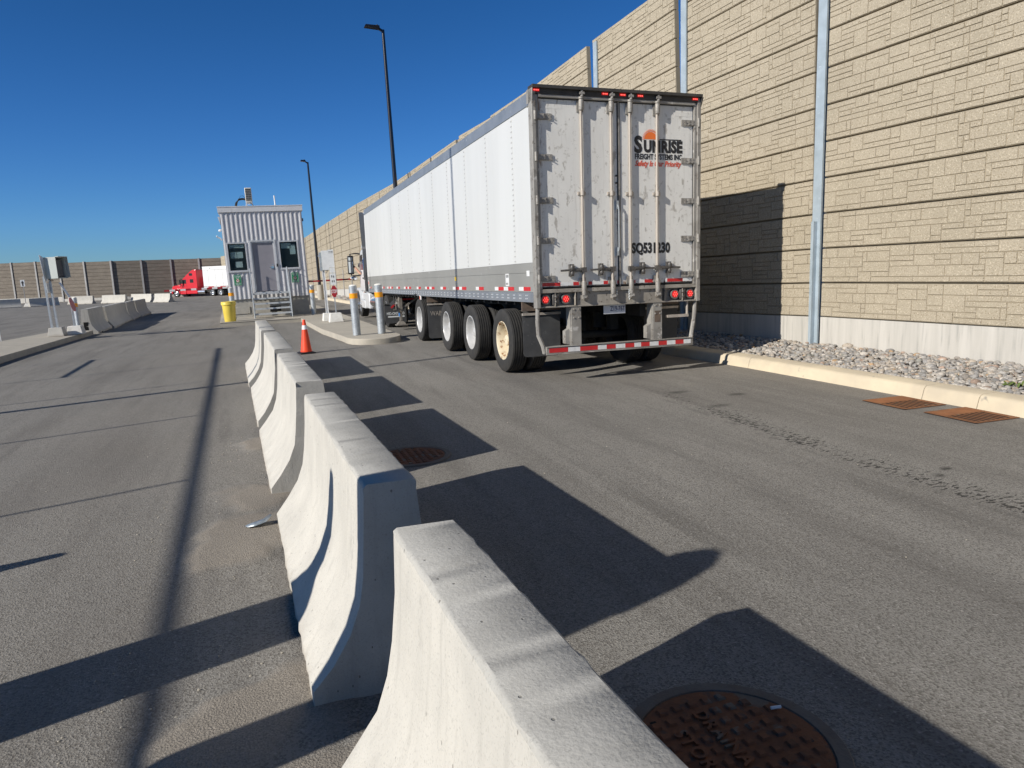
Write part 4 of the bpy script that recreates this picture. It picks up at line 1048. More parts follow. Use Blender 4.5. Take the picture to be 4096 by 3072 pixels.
# ------------------------------------------------------------------ gate arms
g1 = thing('barrier_gate', 'red and white striped gate arm lowered across the lane before the red truck', 'gate', (-.4, 45.4, G(45)), PLUMB)
q = MB(); q.box((-.16, -.18, 0), (.18, .18, 1.05)); q.prism([(-.2,1.05),(.22,1.05),(.15,1.14),(-.13,1.14)],'y',-.22,.22); q.build('housing', M['yellow'], g1, bevel=.01)
ar = MB(); n = 16
x0, x1 = -4.62, -.1
for i in range(n):
    a = x0+(x1-x0)*i/n; b_ = x0+(x1-x0)*(i+1)/n
    ar.box((a, -.22, 1.375-.05), (b_, -.19, 1.375+.06), i % 2)
ar.build('arm', [M['gate_red'], M['gate_white']], g1, smooth=False)
g2 = thing('barrier_gate', 'gate arm with backlit shade in its colour, lowered across the truck lane ahead of the tractor', 'gate', (2.75, 44, G(44)), PLUMB)
q = MB(); q.box((-.16, -.18, 0), (.18, .18, 1.2)); q.prism([(-.2,1.2),(.22,1.2),(.15,1.29),(-.13,1.29)],'y',-.22,.22); q.build('housing', M['grey_plastic'], g2, bevel=.01)
q = MB(); 
for i in range(8): q.box((.05+i*.34, -.22, 1.46), (.05+(i+1)*.34, -.19, 1.56), i % 2)
q.build('arm', [M['gate_backlit'], M['gate_red']], g2, smooth=False)

# ------------------------------------------------------------------ manholes and drains
def manhole(name, c, r, label, letters):
    t = thing(name, label, 'manhole cover', (c[0], c[1], .004))
    q = MB(); q.lathe([(r+.06, 0), (r+.055, .006), (r+.008, .007), (r+.005, .001)], n=56, caps=False); q.build('frame_ring', M['rust_dark'], t)
    q = MB(); q.lathe([(r, .001), (r, .005), (1e-6, .005)], n=56); co = q.build('cover', M['rust'], t)
    q = MB(); p = .064
    n = int(r/p)+1
    for i in range(-n, n+1):
        for j in range(-n, n+1):
            x = i*p; y = j*p
            if math.hypot(x, y) > r-.035: continue
            if letters and ((i == -2 and abs(j) <= 2) or (i == 0 and abs(j) <= 3)): continue
            s = .0185
            q.hexa([(x-s,y-s,.005),(x+s,y-s,.005),(x+s,y+s,.005),(x-s,y+s,.005),(x-s*.7,y-s*.7,.013),(x+s*.7,y-s*.7,.013),(x+s*.7,y+s*.7,.013),(x-s*.7,y+s*.7,.013)])
    q.build('studs', M['rust'], co, smooth=False)
    if letters:
        for body, xx in (('DRAINAGE', -.03), ('STORM', -.158)):
            put_text('lettering', text_mesh(body, .075, M['rust'], ext=.006, bold=.02, align='CENTER', space=1.18), co, (xx, 0, .008), (0, 0, -PI/2))
        q = MB(); q.box((-.20,.18,.0052),(-.175,.225,.0058)); q.build('pick_hole', M['hole_shade'], co)
    return t
manhole('manhole_cover', (1.41, 1.86), .325, 'rusty studded storm drain cover in the shadow close to the camera', True)
manhole('manhole_cover', (1.20, 6.30), .30, 'round rusty drain cover lying in the shadow of a barrier farther along', False)
q = MB(); q.tube([(1.66,1.975,.020),(1.70,1.968,.020)], .006, 8); tag(q.build('cigarette_butt', M['white_plain']), 'tiny white cigarette butt on the storm drain cover', 'litter')
def grate(c, label):
    t = thing('drain_grate', label, 'drain grate', (c[0], c[1], .004), (0, 0, R(-2)), 'rusty drain grates by the kerb')
    q = MB(); a, b_ = .29, .30
    q.box((-a,-b_,-.0005),(a,b_,.001)); q.build('pit_shade', M['hole_shade'], t)  # black sheet painted as the dark depth below the bars
    q = MB()
    q.box((-a, -b_, .006), (-a+.03, b_, .008)); q.box((a-.03, -b_, .0012), (a, b_, .008)); q.box((-a+.03, -b_, .0012), (a-.03, -b_+.03, .008)); q.box((-a+.03, .05, .006), (a-.03, b_, .008))
    n = 8
    for i in range(n):
        x = -a+.045+(2*a-.06)*(i+.0)/n
        q.hexa([(x,-b_+.03,.0066),(x+.026,-b_+.03,.0066),(x+.026,.05,.0066),(x,.05,.0066),(x,-b_+.03,.008),(x+.026,-b_+.03,.008),(x+.026,.05,.008),(x,.05,.008)])
    for i in range(26):
        x = -a+.04+i*.0205; q.box((x,.07,.008),(x+.006,b_-.02,.0105))
    q.build('bars', M['grate_rust'], t, smooth=False)
    return t
grate((6.78, 6.00), 'rusty drain grate against the kerb, the one closer to the trailer')
grate((6.80, 5.20), 'rusty drain grate against the kerb, the one farther from the trailer')
q = MB()
v = [(-.07,-.03,.006),(-.02,-.045,.012),(.05,-.04,.03),(.09,-.01,.06),(.08,.03,.055),(.03,.05,.02),(-.04,.045,.008),(-.085,.01,.004),(0,0,.02)]
q.add(v, [(8,i,(i+1) % 8) for i in range(8)])
o = q.build('metal_scrap', M['rag']); o.location = (-.135, 4.90, .030); tag(o, 'crumpled silvery scrap lying in sand against a barrier', 'litter')
so_ = o.modifiers.new('thick', 'SOLIDIFY'); so_.thickness = .004
# loose pebbles and grit on the asphalt
q = MB()
for i in range(420):
    x = rnd.gauss(-.2, .22) if i < 330 else rnd.uniform(-2, 5); y = rnd.choice((2.7, 4.8, 5.5, 7.5))+rnd.gauss(0, .35) if i < 330 else rnd.uniform(2.2, 9)
    if .0 < x < .85: x += (1 if i >= 330 else -.85)
    s = rnd.uniform(.002, .0065); q.sphere((x, y, s*.5), s, 6, 4, 0, (1.2, .9, .6))
tag(q.build('grit', M['sand'] if 'sand' in M else M['island']), 'loose pebbles scattered over the asphalt', 'grit', kind='stuff')

# ------------------------------------------------------------------ unseen shadow casters, shapes guessed from their shadows
pf = thing('pipe_frame', 'tall pipe frame outside the picture whose ladder shadow lies across the lane', 'frame', (-7.19, 9.5, 0), (0, 0, R(1.76)))
q = MB(); q.tube([(0, -15, 3.5), (0, 7.3, 3.5)], .032, 12); q.build('top_rail', M['galv'], pf)
for y in (-11.5, -8.3, -5.18, -2.03, 1.22, 4.17, 7.27):
    q = MB(); q.tube([(0, y, 0), (0, y, 3.5)], .018, 8); q.build('upright', M['galv'], pf)
q = MB(); q.tube([(0, 4.17, 2.09), (0, 7.27, 2.09)], .03, 8); q.build('brace', M['galv'], pf)
t = thing('shadow_caster', 'stepped grey pipe shape added for an unseen bystander, throwing a finger shadow on a barrier', 'shadow caster', (-2.39, 2.72, 0))  # added pipe shape, stands in for an unseen person casting the finger shadow
q = MB(); q.lathe([(.30, 0), (.30, .03), (.245, .035), (.245, 1.36), (.235, 1.40), (.11, 1.55), (.09, 1.60)], n=28); q.build('casing', M['galv'], t)
q = MB(); q.lathe([(.088, 1.55), (.085, 2.04), (.06, 2.12), (1e-6, 2.16)], n=20); q.build('caster_top', M['galv'], t)
t = thing('shadow_caster', 'straight grey domed pipe shape added for an unseen bystander, shading a barrier end', 'shadow caster', (-2.15, 1.82, 0))  # second added stand-in for an unseen person, shaped only for its shadow
q = MB(); q.lathe([(.24, 0), (.24, .03), (.15, .035), (.15, 2.02)], n=24); q.build('casing', M['galv'], t)
q = MB(); q.lathe([(.168, 2.0), (.168, 2.2), (.13, 2.38), (.06, 2.47), (1e-6, 2.49)], n=24); q.build('cap', M['galv'], t)
# ------------------------------------------------------------------ wheels
def add_wheel(parent, name, c, out, r=.51, w=.27, rim='rim_white', dual=True, deep=True, n=44):
    """c: centre of the outer tyre, out: -1 or +1 along x"""
    e = bpy.data.objects.new(name, None); COL.objects.link(e); e.parent = parent; e.location = c
    hw = w/2
    q = MB()
    def tyre(cx):
        prof = [(r*.57, -hw*.80), (r*.60, -hw*.92), (r*.72, -hw*1.02), (r*.86, -hw*1.03), (r*.945, -hw*.97), (r*.985, -hw*.88)]
        g = .014
        for k in (-.60, -.30, .0, .30, .60):
            prof += [(r, hw*k-.010), (r-g, hw*k-.006), (r-g, hw*k+.006), (r, hw*k+.010)]
        prof += [(r*.985, hw*.88), (r*.945, hw*.97), (r*.86, hw*1.03), (r*.72, hw*1.02), (r*.60, hw*.92), (r*.57, hw*.80)]
        q.lathe(prof+[prof[0]], (cx, 0, 0), (out, 0, 0), n, caps=False)
    tyre(0)
    if dual: tyre(-out*.34)
    q.build('tyre', M['tyre'], e)
    q = MB()
    if deep:
        q.lathe([(r*.60, hw*.80), (r*.615, hw*.93), (r*.585, hw*.95), (r*.565, hw*.86), (r*.55, hw*.5), (r*.50, -.02), (r*.49, -.04), (r*.30, -.045), (r*.29, -.04), (r*.27, -.04)], (0,0,0), (out,0,0), 36, caps=False)
    else:
        q.lathe([(r*.60, hw*.80), (r*.615, hw*.93), (r*.58, hw*.95), (r*.56, hw*.8), (r*.54, hw*.55), (r*.40, hw*.75), (r*.30, hw*.95), (r*.27, hw*.95)], (0,0,0), (out,0,0), 36, caps=False)
    q.build('rim', M[rim], e)
    q = MB()
    hub = -.04 if deep else hw*.95
    q.lathe([(r*.27, hub-.02), (r*.27, hub+.005), (r*.19, hub+.03), (r*.17, hub+.10), (r*.12, hub+.115), (1e-6, hub+.115)], (0,0,0), (out,0,0), 20)
    for k in range(10):
        a = 2*PI*k/10; y = math.cos(a)*r*.235; z = math.sin(a)*r*.235
        q.tube([(out*(hub), y, z), (out*(hub+.035), y, z)], .012, 6)
    q.build('hub', M[rim] if rim != 'rim_rust' else M['rim_rust'], e)
    return e
def flap_mesh(x0, x1, z0, z1, y, t=.012):
    q = MB(); c = .05
    q.prism([(x0, z1), (x0, z0+c), (x0+c*.3, z0+c*.3), (x0+c, z0), (x1-c, z0), (x1-c*.3, z0+c*.3), (x1, z0+c), (x1, z1)], 'y', y, y+t); return q

# ------------------------------------------------------------------ the trailer being checked in
TW, TL = 2.678, 16.18
hx = TW/2
tl = thing('semi_trailer', 'long white box trailer with grimy rear doors and a grey lower side', 'trailer', (3.671+hx, 9.40, 0), (-.0105, .008, 0))
sx0 = -hx+.012
# sides
seams = [.81+1.277*i for i in range(12)]
edges = [.06]+seams+[TL]
for side in (1, -1):
    q = MB()
    xo = side*(hx-.012); xi = side*(hx-.05)
    for a, b in zip(edges[:-1], edges[1:]):
        q.box((xi, a+.003, 1.735), (xo, b-.003, 3.86))
    for s in seams:
        q.box((xo-side*.002, s-.026, 1.74), (xo+side*.0025, s+.026, 3.855))
    side_ob = q.build('side_panel', M['white_paint'], tl, smooth=False)
q = MB()
for s in seams[:9]:
    st = .075 if s < 6 else .11
    z = 1.77
    while z < 3.84:
        for dy in (-.017, .017):
            q.box((-hx+.0085, s+dy-.004, z-.010), (-hx+.0045, s+dy+.004, z+.010))
        z += st
q.build('rivets', M['rivet'], side_ob, smooth=False)
for sd in (1, -1):
    q = MB(); xo = sd*(hx-.008)
    q.box((sd*(hx-.05), .06, 1.595), (xo, TL, 1.732)); q.box((sd*(hx-.05), .06, 1.318), (xo, TL, 1.585)); q.box((sd*(hx-.05),.06,1.585),(sd*(hx-.016),TL,1.595))
    kick = q.build('kick_plate', M['trail_grey'], tl, smooth=False)
q = MB()
for (y, z, w, h, mm) in ((1.20, 1.50, .16, .15, 0),):
    q.box((-hx+.0078, y-w/2, z-.095), (-hx+.0055, y+w/2, z+.095))
lab = q.build('sticker', M['white_tape'], kick, smooth=False)
q = MB()
for i in range(6): q.box((-hx+.0053, 1.14+i*.021, 1.535), (-hx+.0048, 1.14+i*.021+.011, 1.58))
for i in range(2): q.box((-hx+.0053, 1.165+i*.06, 1.425), (-hx+.0048, 1.165+i*.06+.03, 1.455))
q.build('printing', M['black_ink'], lab, smooth=False)
q = MB(); q.box((-hx+.0078, 4.24, 1.51), (-hx+.0055, 4.36, 1.585)); q.build('yellow_sticker', M['yellow_label'], kick, smooth=False)
q = MB(); q.box((-hx+.0078, .22, 1.545), (-hx+.0055, .34, 1.625)); q.build('sticker', M['white_tape'], kick, smooth=False)
q = MB(); q.lathe([(.09,0),(.09,.002)], (-hx+.0075, 16.0, 1.52), (-1,0,0), 20); q.build('round_badge', M['white_tape'], kick)
q = MB(); q.lathe([(.06,.0022),(.06,.0034)], (-hx+.0075, 16.0, 1.52), (-1,0,0), 20); q.build('round_badge', M['red_ink'], kick)
# reflective tape along the side
runs = [(.20,.48,'r'),(.48,.68,'w'),(.90,1.17,'r'),(1.17,1.38,'w'),(1.38,1.65,'r'),(1.65,1.84,'w'),(2.46,2.74,'r'),(2.74,2.93,'w'),(3.56,3.86,'r'),(3.86,4.06,'w'),(4.06,4.33,'r'),(4.33,4.54,'w'),
        (5.10,5.36,'r'),(5.36,5.57,'w'),(6.13,6.40,'r'),(6.40,6.63,'w'),(6.63,6.88,'r'),(6.88,7.05,'w'),(7.54,7.80,'r'),(7.80,8.01,'w'),(8.70,8.97,'r'),(8.97,9.14,'w'),(9.14,9.41,'r'),(9.41,9.64,'w'),
        (10.22,10.49,'r'),(10.49,10.73,'w'),(11.30,11.57,'r'),(11.57,11.80,'w'),(11.80,12.03,'r'),(12.03,12.27,'w'),(12.76,13.02,'r'),(13.02,13.3,'w'),(13.9,14.2,'r'),(14.2,14.4,'w'),(15.44,15.70,'r'),(15.70,15.9,'w')]
q = MB()
for a, b, c in runs: q.box((-hx+.0078, a, 1.335), (-hx+.005, b, 1.392), 0 if c == 'r' else 1)
q.build('reflective_tape', [M['red_tape'], M['white_tape']], kick, smooth=False)
# bottom rail with bright rivets
for sd in (1, -1):
    q = MB(); q.box((sd*(hx-.06), .08, 1.172), (sd*(hx-.002), 8.0, 1.315)); q.box((sd*(hx-.06), 8.0, 1.222), (sd*(hx-.002), 8.35, 1.315)); q.box((sd*(hx-.06), 8.35, 1.195), (sd*(hx-.002), TL, 1.315))
    q.box((sd*(hx-.09), .08, 1.172), (sd*(hx-.06), TL, 1.19))
    rail = q.build('bottom_rail', M['alu'], tl, smooth=False)
q = MB()
y = .35
while y < 15.8:
    for dy in (-.028, .028):
        for z in (1.222, 1.268): q.box((-hx+.0018, y+dy-.012, z-.010), (-hx-.0035, y+dy+.012, z+.010))
    y += .27 if y < 6 else .25
q.build('rivets', M['alu_bright'], rail, smooth=False)
for sd in (-1, 1):
    q = MB(); q.box((sd*(hx-.055), .06, 3.862), (sd*(hx-.004), TL, 4.03)); q.box((sd*(hx-.055), .06, 3.858), (sd*(hx-.0), TL, 3.88))
    q.build('top_rail', M['top_rail'], tl, smooth=False)
q = MB(); q.box((-hx+.055, .06, 3.99), (hx-.055, TL, 4.02)); q.build('roof', M['white_plain'], tl, smooth=False)
q = MB(); q.box((-hx+.05, TL-.04, 1.2), (hx-.05, TL, 4.0)); q.box((-hx+.01, TL, 1.18), (-hx+.11, TL+.05, 4.02)); q.box((hx-.11, TL, 1.18), (hx-.01, TL+.05, 4.02)); q.build('front_wall', M['white_plain'], tl, bevel=.02)
q = MB(); q.box((-hx+.05, .05, 1.30), (hx-.05, TL, 1.40)); q.build('floor', M['under'], tl)
# rear frame
for sd in (1, -1):
    q = MB(); q.box((sd*(hx-.055), -.06, 1.09), (sd*hx, .075, 4.05)); q.box((sd*(hx-.10), -.035, 1.34), (sd*(hx-.055), .06, 3.98))
    if sd > 0: q.build('corner_post', M['frame'], tl, bevel=.004)
q.hexa([(-hx,-.07,3.90),(-hx+.012,-.07,3.90),(-hx+.012,.14,3.84),(-hx,.14,3.84),(-hx,-.09,4.085),(-hx+.012,-.09,4.085),(-hx+.012,.14,4.06),(-hx,.14,4.06)])
q.build('corner_post', M['frame'], tl, bevel=.004)
q = MB(); q.box((-hx+.055, -.055, 3.985), (hx-.055, .06, 4.09)); q.box((-hx-.002, -.105, 4.052), (hx+.002, .07, 4.095)); q.hexa([(hx-.012,-.06,3.92),(hx+.002,-.06,3.92),(hx+.002,.0,3.92),(hx-.012,.0,3.92),(hx-.012,-.11,4.05),(hx+.012,-.11,4.05),(hx+.012,.0,4.05),(hx-.012,.0,4.05)])
hd = q.build('header', M['frame_dark'], tl, bevel=.004)
for x in (-1.27, -.235, .045, .325, 1.235):
    q = MB(); q.box((x-.05, -.0645, 4.012), (x+.05, -.0555, 4.046), 0)
    for i in range(3): q.box((x-.034+i*.027, -.0665, 4.022), (x-.034+i*.027+.016, -.0650, 4.036), 1)
    q.build('marker_lamp', [M['lamp_red'], M['led']], hd, smooth=False)
q = MB(); q.box((-hx+.10, -.05, 3.945), (hx-.10, .02, 3.983)); q.build('door_header_trim', M['frame'], tl, bevel=.004)
# doors
RODS = (-.60, -.135, .165, .61)
door_obs = []
for sd in (-1, 1):
    x0, x1 = (-1.235, -.022) if sd < 0 else (.022, 1.235)
    q = MB(); q.box((x0, 0, 1.385), (x1, .045, 3.935)); d = q.build('rear_door', M['door'], tl, bevel=.006)
    if sd < 0: d['label'] = 'blank grimy door without lettering'
    else: d['label'] = 'grimy door carrying the sunrise logo and unit number'
    door_obs.append(d)
    q = MB()
    q.box((x0-.009, -.006, 1.37), (x0+.003, .03, 3.945)); q.box((x1-.003, -.006, 1.37), (x1+.009, .03, 3.945)); q.box((x0+.004, -.008, 1.37), (x1-.004, .03, 1.384)); q.box((x0+.004, -.008, 3.936), (x1-.004, .03, 3.944))
    q.build('door_seal', M['seal'], d, smooth=False)
    for z in (3.70, 3.16, 2.58, 2.03, 1.50):
        h = MB(); xe = sd*(hx-.06)
        h.box((xe-sd*.245, -.016, z-.042), (xe-sd*.02, -.001, z+.042)); h.box((xe-sd*.14, -.03, z-.036), (xe, -.0165, z+.036))
        h.tube([(xe+sd*.018, -.068, z-.06), (xe+sd*.018, -.068, z+.06)], .02, 10); h.box((xe-sd*.13, -.036, z-.036), (xe+sd*.0, -.0305, z+.036)); h.box((xe-sd*.0, -.07, z-.036), (xe+sd*.02, -.0305, z+.036))
        for bx_ in (.06, .12, .20):
            for dz in (-.02, .02): h.tube([(xe-sd*bx_, -.03, z+dz), (xe-sd*bx_, -.045, z+dz)], .008, 6)
        h.build('hinge', M['hinge'], d)
for i, x in enumerate(RODS):
    d = door_obs[0] if x < 0 else door_obs[1]
    q = MB(); q.tube([(x, -.036, 1.25), (x, -.036, 4.02)], .0195, 12); q.build('lock_rod', M['rod'], d)
    q = MB()
    q.tube([(x, -.05, 3.80), (x, -.05, 3.83), (x, -.05, 3.93), (x, -.05, 3.945)], [.032, .037, .037, .030], 12); q.tube([(x,-.05,3.945),(x,-.05,3.97)], .041, 12); q.box((x-.055, -.02, 3.78), (x+.045, -.001, 3.93)); q.box((x-.035,-.10,4.0),(x+.035,-.06,4.03)); q.tube([(x,-.08,3.97),(x,-.08,4.05)],.02,8)
    q.tube([(x, -.05, 1.25), (x, -.05, 1.28), (x, -.05, 1.42), (x, -.05, 1.45)], [.03, .037, .037, .03], 12); q.box((x-.06, -.02, 1.40), (x+.04, -.001, 1.50)); q.box((x-.038,-.075,1.195),(x+.038,-.03,1.25)); q.tube([(x-.03,-.08,1.205),(x+.03,-.08,1.215)],.018,8)
    q.build('rod_guide', M['hinge'], d)
    q = MB(); q.box((x-.058, -.03, 2.655), (x+.058, -.001, 2.70)); q.tube([(x, -.05, 2.645), (x, -.05, 2.712)], .032, 12)
    for dx in (-.042,.042): q.tube([(x+dx,-.03,2.678),(x+dx,-.042,2.678)],.009,6)
    q.build('rod_guide', M['rod'], d)
    sg = -1 if x < 0 else 1
    zh = 1.615
    q = MB(); q.beam((x+sg*.0, -.075, zh+.005), (x+sg*.37, -.072, zh-.01), .018, .028); q.box((x-.045, -.085, zh-.04), (x+.03, -.03, zh+.03)); q.box((x+sg*.13-.06, -.068, zh-.028), (x+sg*.13+.06,-.055,zh+.02))
    q.sphere((x+sg*.19, -.075, zh+.03), .035, 10, 6, 0, (.9,.8,1.4)); q.sphere((x+sg*.19,-.07,zh-.05), .028, 10, 6, 0, (1,.8,1.3)); q.box((x+sg*.19-.03,-.06,zh-.09),(x+sg*.19+.03,-.001,zh+.08))
    q.build('door_handle', M['handle'], d)
# door tape and sill
q = MB(); zt0, zt1 = 1.395, 1.442
def T(u): return (u-232)/705*1.024-1.339
for d, segs in ((door_obs[0], [(306,500,0),(500,637,1),(637,722,0),(805,842,0),(842,970,1),(970,1040,0),(1125,1160,0)]), (door_obs[1], [(1320,1332,0),(1332,1437,1),(1437,1545,0),(1675,1703,1),(1703,1890,0),(1890,2000,1)])):
    q = MB()
    for a, b, c in segs: q.box((T(a), -.003, zt0), (T(b), -.0004, zt1), c)
    q.build('reflective_tape', [M['red_tape'], M['white_tape']], d, smooth=False)
q = MB(); q.box((-.012, -.014, 1.36), (.014, .03, 3.95)); q.build('door_astragal', M['frame'], tl, smooth=False)
q = MB(); q.tube([(-.035,-.035,2.52),(-.03,-.05,2.46),(-.03,-.05,1.92),(-.035,-.04,1.86)], .0095, 8); q.box((-.055,-.03,2.46),(-.02,-.001,2.58)); q.box((-.055,-.03,1.80),(-.02,-.001,1.92)); q.build('grab_bar', M['galv'], door_obs[0])
q = MB()
for z in (2.93, 2.83): q.lathe([(.014,0),(.014,.014),(1e-6,.016)], (-.045,0,z), (0,-1,0), 10)
q.build('door_bumper', M['black'], door_obs[0])
q = MB(); q.box((-hx+.055, -.045, 1.30), (hx-.055, .06, 1.352)); q.box((-hx+.44*1.02+.19, -.012, 1.11), (hx-.44-.19, .06, 1.299)); q.box((-hx+.055, -.03, 1.09), (hx-.055, .06, 1.112))
for xx in (-hx+.055, -hx+.285, -hx+.60, hx-.605, hx-.30, hx-.065): q.box((xx, -.04, 1.112), (xx+.012, .06, 1.299))
q.box((-hx+.06,.04,1.112),(-hx+.63,.06,1.299)); q.box((hx-.63,.04,1.112),(hx-.06,.06,1.299))
sill = q.build('rear_sill', M['sill'], tl, bevel=.003)
q = MB(); q.box((-hx+.067,-.036,1.113),(-hx+.284,-.034,1.117))
for x in (-1.192, -.875, .925, 1.19):
    l = MB(); zc = 1.205
    l.lathe([(.074, .0), (.074, .05), (.066, .058), (.052, .055)], (x, .035, zc), (0,-1,0), 24, 0, None)
    lo_ = l.build('tail_lamp', M['lamp_rim'], sill)
    l = MB(); l.lathe([(.0525, .03), (.0525, .056), (.04, .062), (1e-6, .064)], (x, .035, zc), (0,-1,0), 24); l.build('lens', M['lamp_red'], lo_)
    l = MB()
    for k in range(7):
        a = 2*PI*k/6; rr = .03 if k < 6 else 0
        l.lathe([(.0065,.062),(.006,.068),(1e-6,.069)], (x+rr*math.cos(a), .035, zc+rr*math.sin(a)), (0,-1,0), 8)
    l.build('leds', M['led'], lo_)
for xx in (-1.035, 1.055):
    q = MB(); q.box((xx-.05, -.03, 1.125), (xx+.05, .03, 1.285)); q.sphere((xx,-.03,1.24),.028); q.sphere((xx,-.03,1.17),.025); q.build('socket_box', M['handle'], sill, bevel=.01)
# chains
for xx, yy in ((-.085,-.06),(.12,-.06)):
    q = MB()
    for k in range(8): q.lathe([(.011,-.003),(.014,0),(.011,.003),(.008,0),(.011,-.003)], (xx+rnd.uniform(-.003,.003), yy, 1.30-k*.019), (1,0,0) if k % 2 else (0,1,0), 8, caps=False)
    q.build('chain', M['galv'], door_obs[0] if xx < 0 else door_obs[1])
# under-run guard
zb0, zb1 = .43, .525
q = MB(); q.box((-1.21, -.04, zb0), (1.235, .06, zb1)); q.box((-1.21,-.055,zb1),(1.235,.07,zb1+.012)); q.box((-1.21,-.055,zb0-.012),(1.235,.07,zb0))
gd = q.build('underrun_guard', M['frame'], tl, bevel=.006)
for xx in (-.72, .62):
    q = MB(); q.box((xx-.075, -.02, zb1+.013), (xx+.075, .0, 1.09)); q.box((xx-.09, .0, zb1+.013), (xx-.075, .14, 1.09)); q.box((xx+.06, .0, zb1+.013), (xx+.075, .14, 1.09)); q.prism([(xx-.16,.56),(xx-.09,.54),(xx-.09,.78),(xx-.16,.74)],'y',.02,.12)
    for z in (1.05,.93): 
        for dx in (-.04,.04): q.lathe([(.014,0),(.012,.012),(1e-6,.014)], (xx+dx,-.02,z), (0,-1,0), 8)
    q.build('guard_post', M['frame'], gd)
q = MB(); q.box((.62-.05, -.0235, .80), (.62+.05, -.0205, .97)); q.build('rust_plate', M['under_brown'], gd, smooth=False)
q = MB(); q.tube([(-1.30,.02,1.09),(-1.31,.02,.90),(-1.30,.02,.70),(-1.24,.01,.55),(-1.22,0,.44)], .032, 8); q.build('guard_tube', M['frame'], gd)
q = MB(); q.tube([(1.30,.02,1.09),(1.29,.02,.90),(1.26,.02,.70),(1.22,.01,.52)], .032, 8); q.build('guard_tube', M['frame'], gd)
q = MB(); q.tube([(1.16,.02,1.09),(1.16,.02,.90),(1.14,.02,.885)],.018,8); q.box((.80,-.01,.855),(1.17,.05,.895)); q.build('step', M['rod'], gd)
q = MB()
segs = [(360,562,0),(562,693,1),(693,890,0),(890,988,1),(988,1092,0),(1092,1200,1),(1200,1305,0),(1305,1383,1),(1383,1485,0),(1485,1590,1),(1590,1690,0),(1690,1792,1),(1792,1892,0),(1892,1980,1)]
for a, b, c in segs: q.box((T(a)-.01, -.0425, zb0+.018), (T(b)-.01, -.0405, zb1-.012), c)
q.build('reflective_tape', [M['red_tape'], M['white_tape']], gd, smooth=False)
# licence plate
q = MB(); q.box((-.245, .05, .955), (.115, .056, 1.115)); pl_ = q.build('licence_plate', M['plate'], tl, bevel=.002)
put_text('lettering', text_mesh('Z19-76T', .098, M['plate_ink'], bold=.015, align='CENTER', sx=.70), pl_, (-.015, .0485, .998), FACE_MY)
q = MB(); q.box((-.235,.0488,1.075),(-.20,.0495,1.10)); q.tube([(-.12,.05,1.095),(-.12,.046,1.095)],.011,8); q.tube([(.05,.05,1.10),(.05,.046,1.10)],.011,8); q.build('plate_bolts', M['galv'], pl_)
# logo
dr = door_obs[1]
LX = .262
put_text('lettering', text_mesh('S', .315, M['black_ink'], bold=.045, sx=.86), dr, (LX-.005, -.0025, 3.268), FACE_MY)
put_text('lettering', text_mesh('UNRISE', .222, M['black_ink'], bold=.055, sx=.84, space=1.06), dr, (LX+.148, -.0025, 3.277), FACE_MY)
put_text('lettering', text_mesh('FREIGHT SYSTEMS INC.', .105, M['black_ink'], bold=.035, sx=.72, space=1.04), dr, (LX, -.0025, 3.172), FACE_MY)
put_text('lettering', text_mesh('Safety Is Our Priority', .108, M['red_ink'], bold=.028, shear=.3, sx=.80, space=1.02), dr, (LX, -.0025, 3.075), FACE_MY)
def seg_ring(cx, cz, r, n=24):
    return [(cx+r*math.cos(PI*k/n), cz+r*math.sin(PI*k/n)) for k in range(n+1)]
q = MB(); q.prism(seg_ring(LX+.265, 3.452, .105), 'y', -.0028, -.0008)
for k in range(21):
    a = PI*(k+.0)/20; ca, sa = math.cos(a), math.sin(a); px_, pz_ = -sa, ca; w = .0075
    cx, cz = LX+.265, 3.452
    q.prism([(cx+ca*.113-px_*w, cz+sa*.113-pz_*w), (cx+ca*.145, cz+sa*.145), (cx+ca*.113+px_*w, cz+sa*.113+pz_*w)], 'y', -.0028, -.0008)
q.build('logo_sun', M['orange_ink'], dr, smooth=False)
q = MB(); q.box((LX+.41, -.0028, 3.445), (LX+.775, -.0008, 3.460)); q.build('logo_line', M['black_ink'], dr, smooth=False)
put_text('lettering', text_mesh('SQ531230', .20, M['black_ink'], bold=.05, sx=.735, space=1.03), dr, (.20, -.0025, 1.835), FACE_MY)
for (d, x0, x1, z0, z1) in ((door_obs[0], -1.20, -.87, 3.81, 3.87), (door_obs[0], -1.20, -1.13, 3.25, 3.60), (dr, .93, 1.2, 3.79, 3.85), (dr, 1.14, 1.19, 3.25, 3.55)):
    q = MB(); q.box((x0, -.0018, z0), (x1, -.0005, z1)); q.build('faded_sticker', M['paper'] if False else M['door'], d, smooth=False)
# wheels and running gear
AX = [1.48, 3.31, 5.12, 7.78]
KP = .0105
for i, y in enumerate(AX):
    for sd in (-1, 1):
        w = add_wheel(tl, 'wheel', (sd*1.225, y, .51+KP*y+(.006)), sd, .51, .275, 'rim_rust' if i == 0 else 'rim_white')
    q = MB(); q.tube([(-1.1, y, .53+KP*y), (1.1, y, .53+KP*y)], .065, 10); q.build('axle', M['under'], tl)
q = MB()
for x in (-.55, .55):
    q.box((x-.05, .3, .88), (x+.05, 8.6, 1.12))
    for y in AX: q.box((x-.07, y-.25, .62), (x+.07, y-.1, .88)); q.tube([(x, y+.3, .62+KP*y), (x, y+.3, .9)], .11, 12)
for i in range(40): q.box((-1.25, .3+i*.4, 1.12), (1.25, .36+i*.4, 1.29))
q.build('chassis', M['under'], tl)
q = MB(); q.tube([(-.3, 8.9, .80), (-.3, 10.2, .80)], .2, 16); q.tube([(.35, 2.2, .95), (.35, 4.2, .95)], .15, 14); q.build('air_tank', M['under'], tl)
